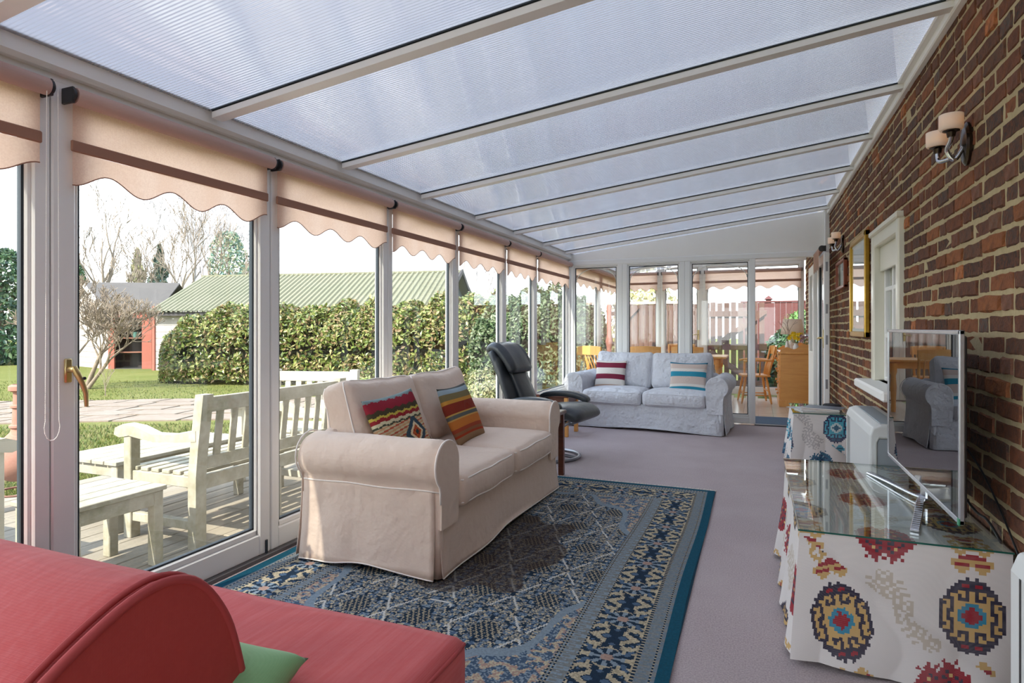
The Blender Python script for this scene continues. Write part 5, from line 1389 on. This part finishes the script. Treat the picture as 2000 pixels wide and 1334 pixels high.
bare_tree('bare_tree', 'faint bare tree seen between barn gable and corner blinds', far(930, 44), [(.0, 0, 1, 4.2, .14, 0, 0), (.3, 0, 1, 3.6, .12, .2, 0)], 5, 29, mat('twig_haze'), .5, (2, 3), .020)
def conifer(name, label, c, H, R, n, size, palette, seed, trunk=True, blunt=.0):
    r = np.random.default_rng(seed); root = thing(name, label, 'tree', c)
    z = r.uniform(0, 1, n) ** 1.25; a = r.uniform(0, 2 * PI, n); tier = .75 + .25 * np.sin(z * 34 + a)
    if blunt: rad = R * np.clip(np.sqrt(1 - (z * .97) ** 2.6), 0.05, 1) * (1 - np.abs(r.normal(0, .14, n))) * (1 + .14 * np.sin(a * 3 + z * 9) + .08 * np.sin(a * 8 + z * 21))
    else: rad = R * (1 - z) ** .85 * tier * (1 - np.abs(r.normal(0, .25, n)))
    P = np.stack([rad * np.cos(a), rad * np.sin(a), .1 + H * z], 1); Nr = np.stack([np.cos(a), np.sin(a), np.full(n, .3)], 1)
    leaves('needles', P, Nr, size, palette, LEAF, root, seed)
    m = M(); m.tube([(0, 0, -.1), (0, 0, H * .5), (0, 0, H * .96)], [R * .07 + .05, R * .05 + .03, .02], 7)
    m.build('trunk', BARK, root); return root
GRN = ((52, 84, 58), (74, 104, 70), (40, 66, 52), (96, 120, 84))
conifer('spruce_tree', 'dark blue-green spruce behind the sheds', far(312, 38), 6.6, 1.7, 6200, .22, ((70, 96, 86), (96, 116, 100), (56, 80, 74), (130, 132, 110)), 41)
conifer('cedar_tree', 'loose olive-green conifer left of the spruce', far(268, 40), 6.6, 1.7, 2200, .26, ((150, 150, 100), (120, 132, 96), (170, 164, 120)), 42)
conifer('pine_tree', 'rounded blue-green evergreen above the barn ridge, rightmost of the trees', far(447, 44), 8.3, 1.7, 4600, .24, ((120, 146, 130), (150, 164, 130), (104, 134, 126), (178, 176, 146)), 43, blunt=1)
conifer('pine_tree', 'smaller pale evergreen against the barn ridge beside the rounded one', far(480, 47), 6.3, .9, 1400, .24, ((150, 164, 140), (170, 176, 150)), 44, blunt=1)
for k, (u, d, H, R) in enumerate(((2, 25.5, 4.7, 1.45), (146, 31, 4.6, .75))):
    conifer('cypress_tree', ('dense dark cypress at the left edge of the garden', 'narrow dark cypress rising beside the shed roof, next to the door stile')[k], far(u, d), H, R, 6500, .20, GRN, 50 + k, blunt=1)

# --- barn with a corrugated roof
GREENR = mat('green_sheet', (112, 112, 90), .75, noise=(.8, .35, (128, 124, 104)))
BOARD = mat('white_boarding', (164, 156, 152), .85, noise=(5, .4, (142, 134, 128)), bump=[(20, .3, .005)])
DARKT = mat('dark_timber', (64, 60, 62), .8)
RL_, RR_ = Vector(unproj(398, 540, 24.7)), Vector(unproj(903, 530, 22.4)); RR_.z = RL_.z
off = Vector(unproj(287, 610, 21.5)) - RL_
bn = thing('barn', 'long low barn with a green corrugated roof beyond the hedge', 'barn', (RL_.x, RL_.y, -.36))
o0 = Vector((RL_.x, RL_.y, -.36)); rl, rr2 = RL_ - o0, RR_ - o0; el, er = rl + off, rr2 + off
nrm = (rr2 - rl).cross(off).normalized(); nrm = nrm if nrm.z > 0 else -nrm
m = M(); n = 330; vs = []
for i in range(n + 1):
    k = i % 6; hgt = (.0, .0, .055, .055, .055, 0)[k] if True else 0
    a = rl.lerp(rr2, i / n) + nrm * hgt; b_ = el.lerp(er, i / n) + nrm * hgt; vs += [tuple(a), tuple(b_)]
m.add(vs, [(2 * i, 2 * i + 1, 2 * i + 3, 2 * i + 2) for i in range(n)]); m.build('roof_sheet', GREENR, bn, fixn=False)
back = Vector((-off.x, -off.y, off.z)); m = M(); m.add([tuple(rl), tuple(rr2), tuple(rr2 + back), tuple(rl + back)], [(0, 1, 2, 3)]); m.build('rear_roof', GREENR, bn, fixn=False)
m = M(); m.bar(rl, rr2, .22, .07); m.build('ridge_cap', GREENR, bn)
m = M(); m.bar(el + Vector((0, 0, -.10)) - off * .03, er + Vector((0, 0, -.10)) - off * .03, .04, .14); m.build('fascia', DARKT, bn)
k = .12; wl, wr = el - off * k, er - off * k
for q in range(9):
    z0 = q * .235; z1 = z0 + .232
    if z0 > wl.z - .1: break
    m = M(); m.bar(Vector((wl.x, wl.y, z0 + .115)), Vector((wr.x, wr.y, z0 + .115)), .03, .23, .006); m.build('weatherboard', BOARD, bn)
m = M(); m.box(-.06, -.06, 0, .06, .06, wl.z + .05); o = m.build('corner_post', mat('red_paint', (150, 84, 68), .7, noise=(6, .3, (134, 72, 58))), bn); o.location = (wl.x, wl.y, 0)
inset = (rl - rr2).normalized() * .35
m = M(); m.add([tuple(rr2 + inset + Vector((0, 0, -.05))), tuple(wr + inset), tuple(Vector((wr.x, wr.y, 0)) + inset), tuple(Vector(((rr2 + back * (1 - k)).x, (rr2 + back * (1 - k)).y, 0)) + inset), tuple(rr2 + back * (1 - k) + inset)], [(0, 1, 2, 3, 4)])
m.build('gable', mat('shaded_boarding', (96, 108, 122), .8), bn, fixn=False)  # blue-grey shade of the gable end put into the board colour
m = M(); m.bar(rr2, er, .05, .16); m.build('verge_board', DARKT, bn); m = M(); m.bar(rr2, rr2 + back, .05, .16); m.build('verge_board', DARKT, bn)

# --- shed with a grey felt roof and a red door frame
FELT = mat('grey_felt', (80, 77, 76), .95, noise=(3, .3, (92, 88, 86)), bump=[(60, .3, .004)])
REDP = mat('red_paint')
c0 = Vector(at(212, 22.6, -.36)); shd = thing('garden_shed', 'shed with a grey felt roof and an open red-framed doorway', 'shed', tuple(c0), TH + .06)
# local: X to the right across the view, Y away, Z up ; 1 px ~ 1.9 cm
HB = 2.12
M().box(-.05, .02, 0, 1.75, .08, .06).build('sill', DARKT, shd)
for (a, b_) in ((-.0, .22), (1.20, 1.56)): M().box(a, -.03, 0, b_, .05, HB, .006).build('door_post', REDP, shd)
M().box(.0, -.034, HB - .22, 1.56, .045, HB + .06, .006).build('door_lintel', REDP, shd)
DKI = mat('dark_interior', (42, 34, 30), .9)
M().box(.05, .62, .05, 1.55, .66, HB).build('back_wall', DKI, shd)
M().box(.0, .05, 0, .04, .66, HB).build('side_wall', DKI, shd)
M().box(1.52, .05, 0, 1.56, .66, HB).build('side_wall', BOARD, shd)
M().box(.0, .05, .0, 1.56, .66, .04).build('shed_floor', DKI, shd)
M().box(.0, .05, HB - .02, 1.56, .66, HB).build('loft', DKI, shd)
for z in (.62, 1.15, 1.62): M().box(.2, .22, z, 1.3, .6, z + .04, .004).build('shelf', mat('shelf_wood', (130, 84, 66), .7), shd)
for q in range(10): m = M(); m.bar((.0, .0, q * .21 + .105), (-3.1, 2.5, q * .21 + .105), .03, .205, .005); m.build('weatherboard', BOARD, shd)
m = M(); m.add([(0, .0, HB - .03), (-3.1, 2.5, HB - .03), (-1.55, 1.25, 3.16), (.01, .03, HB - .03), (-3.09, 2.53, HB - .03), (-1.54, 1.28, 3.16)], [(0, 1, 2), (5, 4, 3), (0, 2, 5, 3), (1, 4, 5, 2)]); m.build('gable', BOARD, shd)
A_, B_, BC = Vector((-1.58, 1.12, 3.26)), Vector((.05, -.14, HB + .02)), Vector((1.80, .02, 0))
m = M(); m.bar(A_ + Vector((0, -.02, -.05)), B_ + Vector((0, -.02, -.03)), .05, .15); m.build('barge_board', W_PAINT, shd)
m = M(); m.bar(A_ + Vector((0, -.02, -.05)), (-3.25, 2.5, HB), .05, .15); m.build('barge_board', W_PAINT, shd)
m = M(); up_ = Vector((0, 0, .05)); q4 = [A_, B_, B_ + BC, A_ + BC * 2.0]
m.add([tuple(p) for p in q4] + [tuple(p + up_) for p in q4], [(0, 3, 2, 1), (4, 5, 6, 7), (0, 1, 5, 4), (1, 2, 6, 5), (2, 3, 7, 6), (3, 0, 4, 7)]); m.build('roof_felt', FELT, shd)
m = M(); q4 = [A_, A_ + BC * 2.0, A_ + BC * 2.0 + Vector((-.4, 2.2, -1.0)), Vector((-3.25, 2.5, HB))]
m.add([tuple(p) for p in q4], [(0, 1, 2, 3)]); m.build('rear_felt', FELT, shd, fixn=False)
for (x, z, cl, nm) in ((.62, 1.19, (70, 110, 100), 'green watering can on the middle shelf in the shed'),):
    wc = thing('watering_can', nm, 'watering can', tuple(c0 + Matrix.Rotation(TH + .06, 3, 'Z') @ Vector((.75, .40, 1.19))))
    m = M(); m.lathe([(.09, 0), (.09, .18), (.05, .2)], 12); m.build('body', mat('can_green', cl, .4), wc); m = M(); m.tube([(.08, 0, .05), (.25, 0, .2)], .015, 6); m.build('spout', mat('can_green'), wc)

# --- fence and gate beyond the dining room
FW = mat('fence_board', (100, 74, 66), .85, noise=[(3, .45, (82, 58, 54)), (20, .3, (118, 90, 78))], grain=((20, 20, 2), .4, (72, 50, 46)), bump=[(40, .3, .004)])
FR = mat('fence_red', (96, 54, 52), .85, noise=(3, .4, (80, 44, 44)))
fc = thing('board_fence', 'weathered brown board fence left of the gate', 'fence', (-2.98, 13.2, -.2)); rr = random.Random(8)
for k in range(19): M().box(.12 + k * .104, 0, .03, .12 + k * .104 + .100, .02, 1.90 + rr.uniform(-.012, .012), .003).build('fence_board', FW, fc)
for z in (.35, 1.0, 1.66): M().box(.05, .02, z, 2.1, .06, z + .09, .003).build('fence_rail', FW, fc)
M().box(.02, -.02, 1.90, 2.1, .05, 1.955, .004).build('cap_rail', mat('pale_cap', (206, 176, 168), .85), fc)
m = M(); m.lathe([(.055, 0), (.055, .95), (.085, 1.1), (.05, 1.25), (.055, 1.85), (.03, 1.95), (0, 1.98)], 10); m.build('gate_post', mat('post_red', (172, 112, 98), .8, noise=(8, .4, (150, 92, 80))), fc, smooth=50)
m = M(); m.bar((.15, -.03, 1.35), (.62, -.03, 1.85), .03, .10); m.build('brace', FW, fc)
gt = thing('wooden_gate', 'brown slatted wooden gate with a diagonal brace', 'gate', (-.90, 13.15, -.2))
for k in range(8): M().box(.03 + k * .132, 0, .06, .03 + k * .132 + .098, .022, 1.88 + (.02 if k % 3 else .035), .003).build('gate_slat', FW, gt)
for z in (.22, .95, 1.62): M().box(.0, -.035, z, 1.10, 0, z + .12, .004).build('gate_rail', FR if z == .95 else FW, gt)
m = M(); m.bar((.06, -.05, .98), (1.05, -.05, 1.72), .028, .11); m.build('gate_brace', FW, gt)
m = M(); m.bar((.02, -.05, .92), (.9, -.05, .25), .028, .11); m.build('gate_brace', FW, gt)
bf = thing('red_fence', 'reddish close-board fence behind the dark hedge', 'fence', (-.35, 15.6, -.2))
for k in range(30): M().box(k * .125, 0, .02, k * .125 + .123, .02 + (.012 if k % 2 else 0), 1.99 + rr.uniform(-.008, .008), .003).build('fence_board', FR, bf)
M().box(0, -.02, 1.99, 3.76, .05, 2.03, .004).build('cap_rail', FR, bf)
for x in (.62, 2.5): m = M(); m.lathe([(.06, 0), (.06, 2.05), (.10, 2.07), (.05, 2.12), (0, 2.16)], 8, Matrix.Translation((x, .06, 0))); m.build('fence_post', FR, bf)
bush('distant_bush', 'pale yellowish bush rising behind the board fence', (-3.4, 20.5, -.3), 1.7, 3.3, 3600, .15, ((190, 180, 130), (206, 196, 150), (170, 166, 116)), 61)
bush('climbing_shrub', 'bright green leaves topping the dark hedge by the brick corner', (1.0, 14.6, 1.2), .5, .4, 700, .08, ((96, 140, 70), (120, 160, 84)), 62)
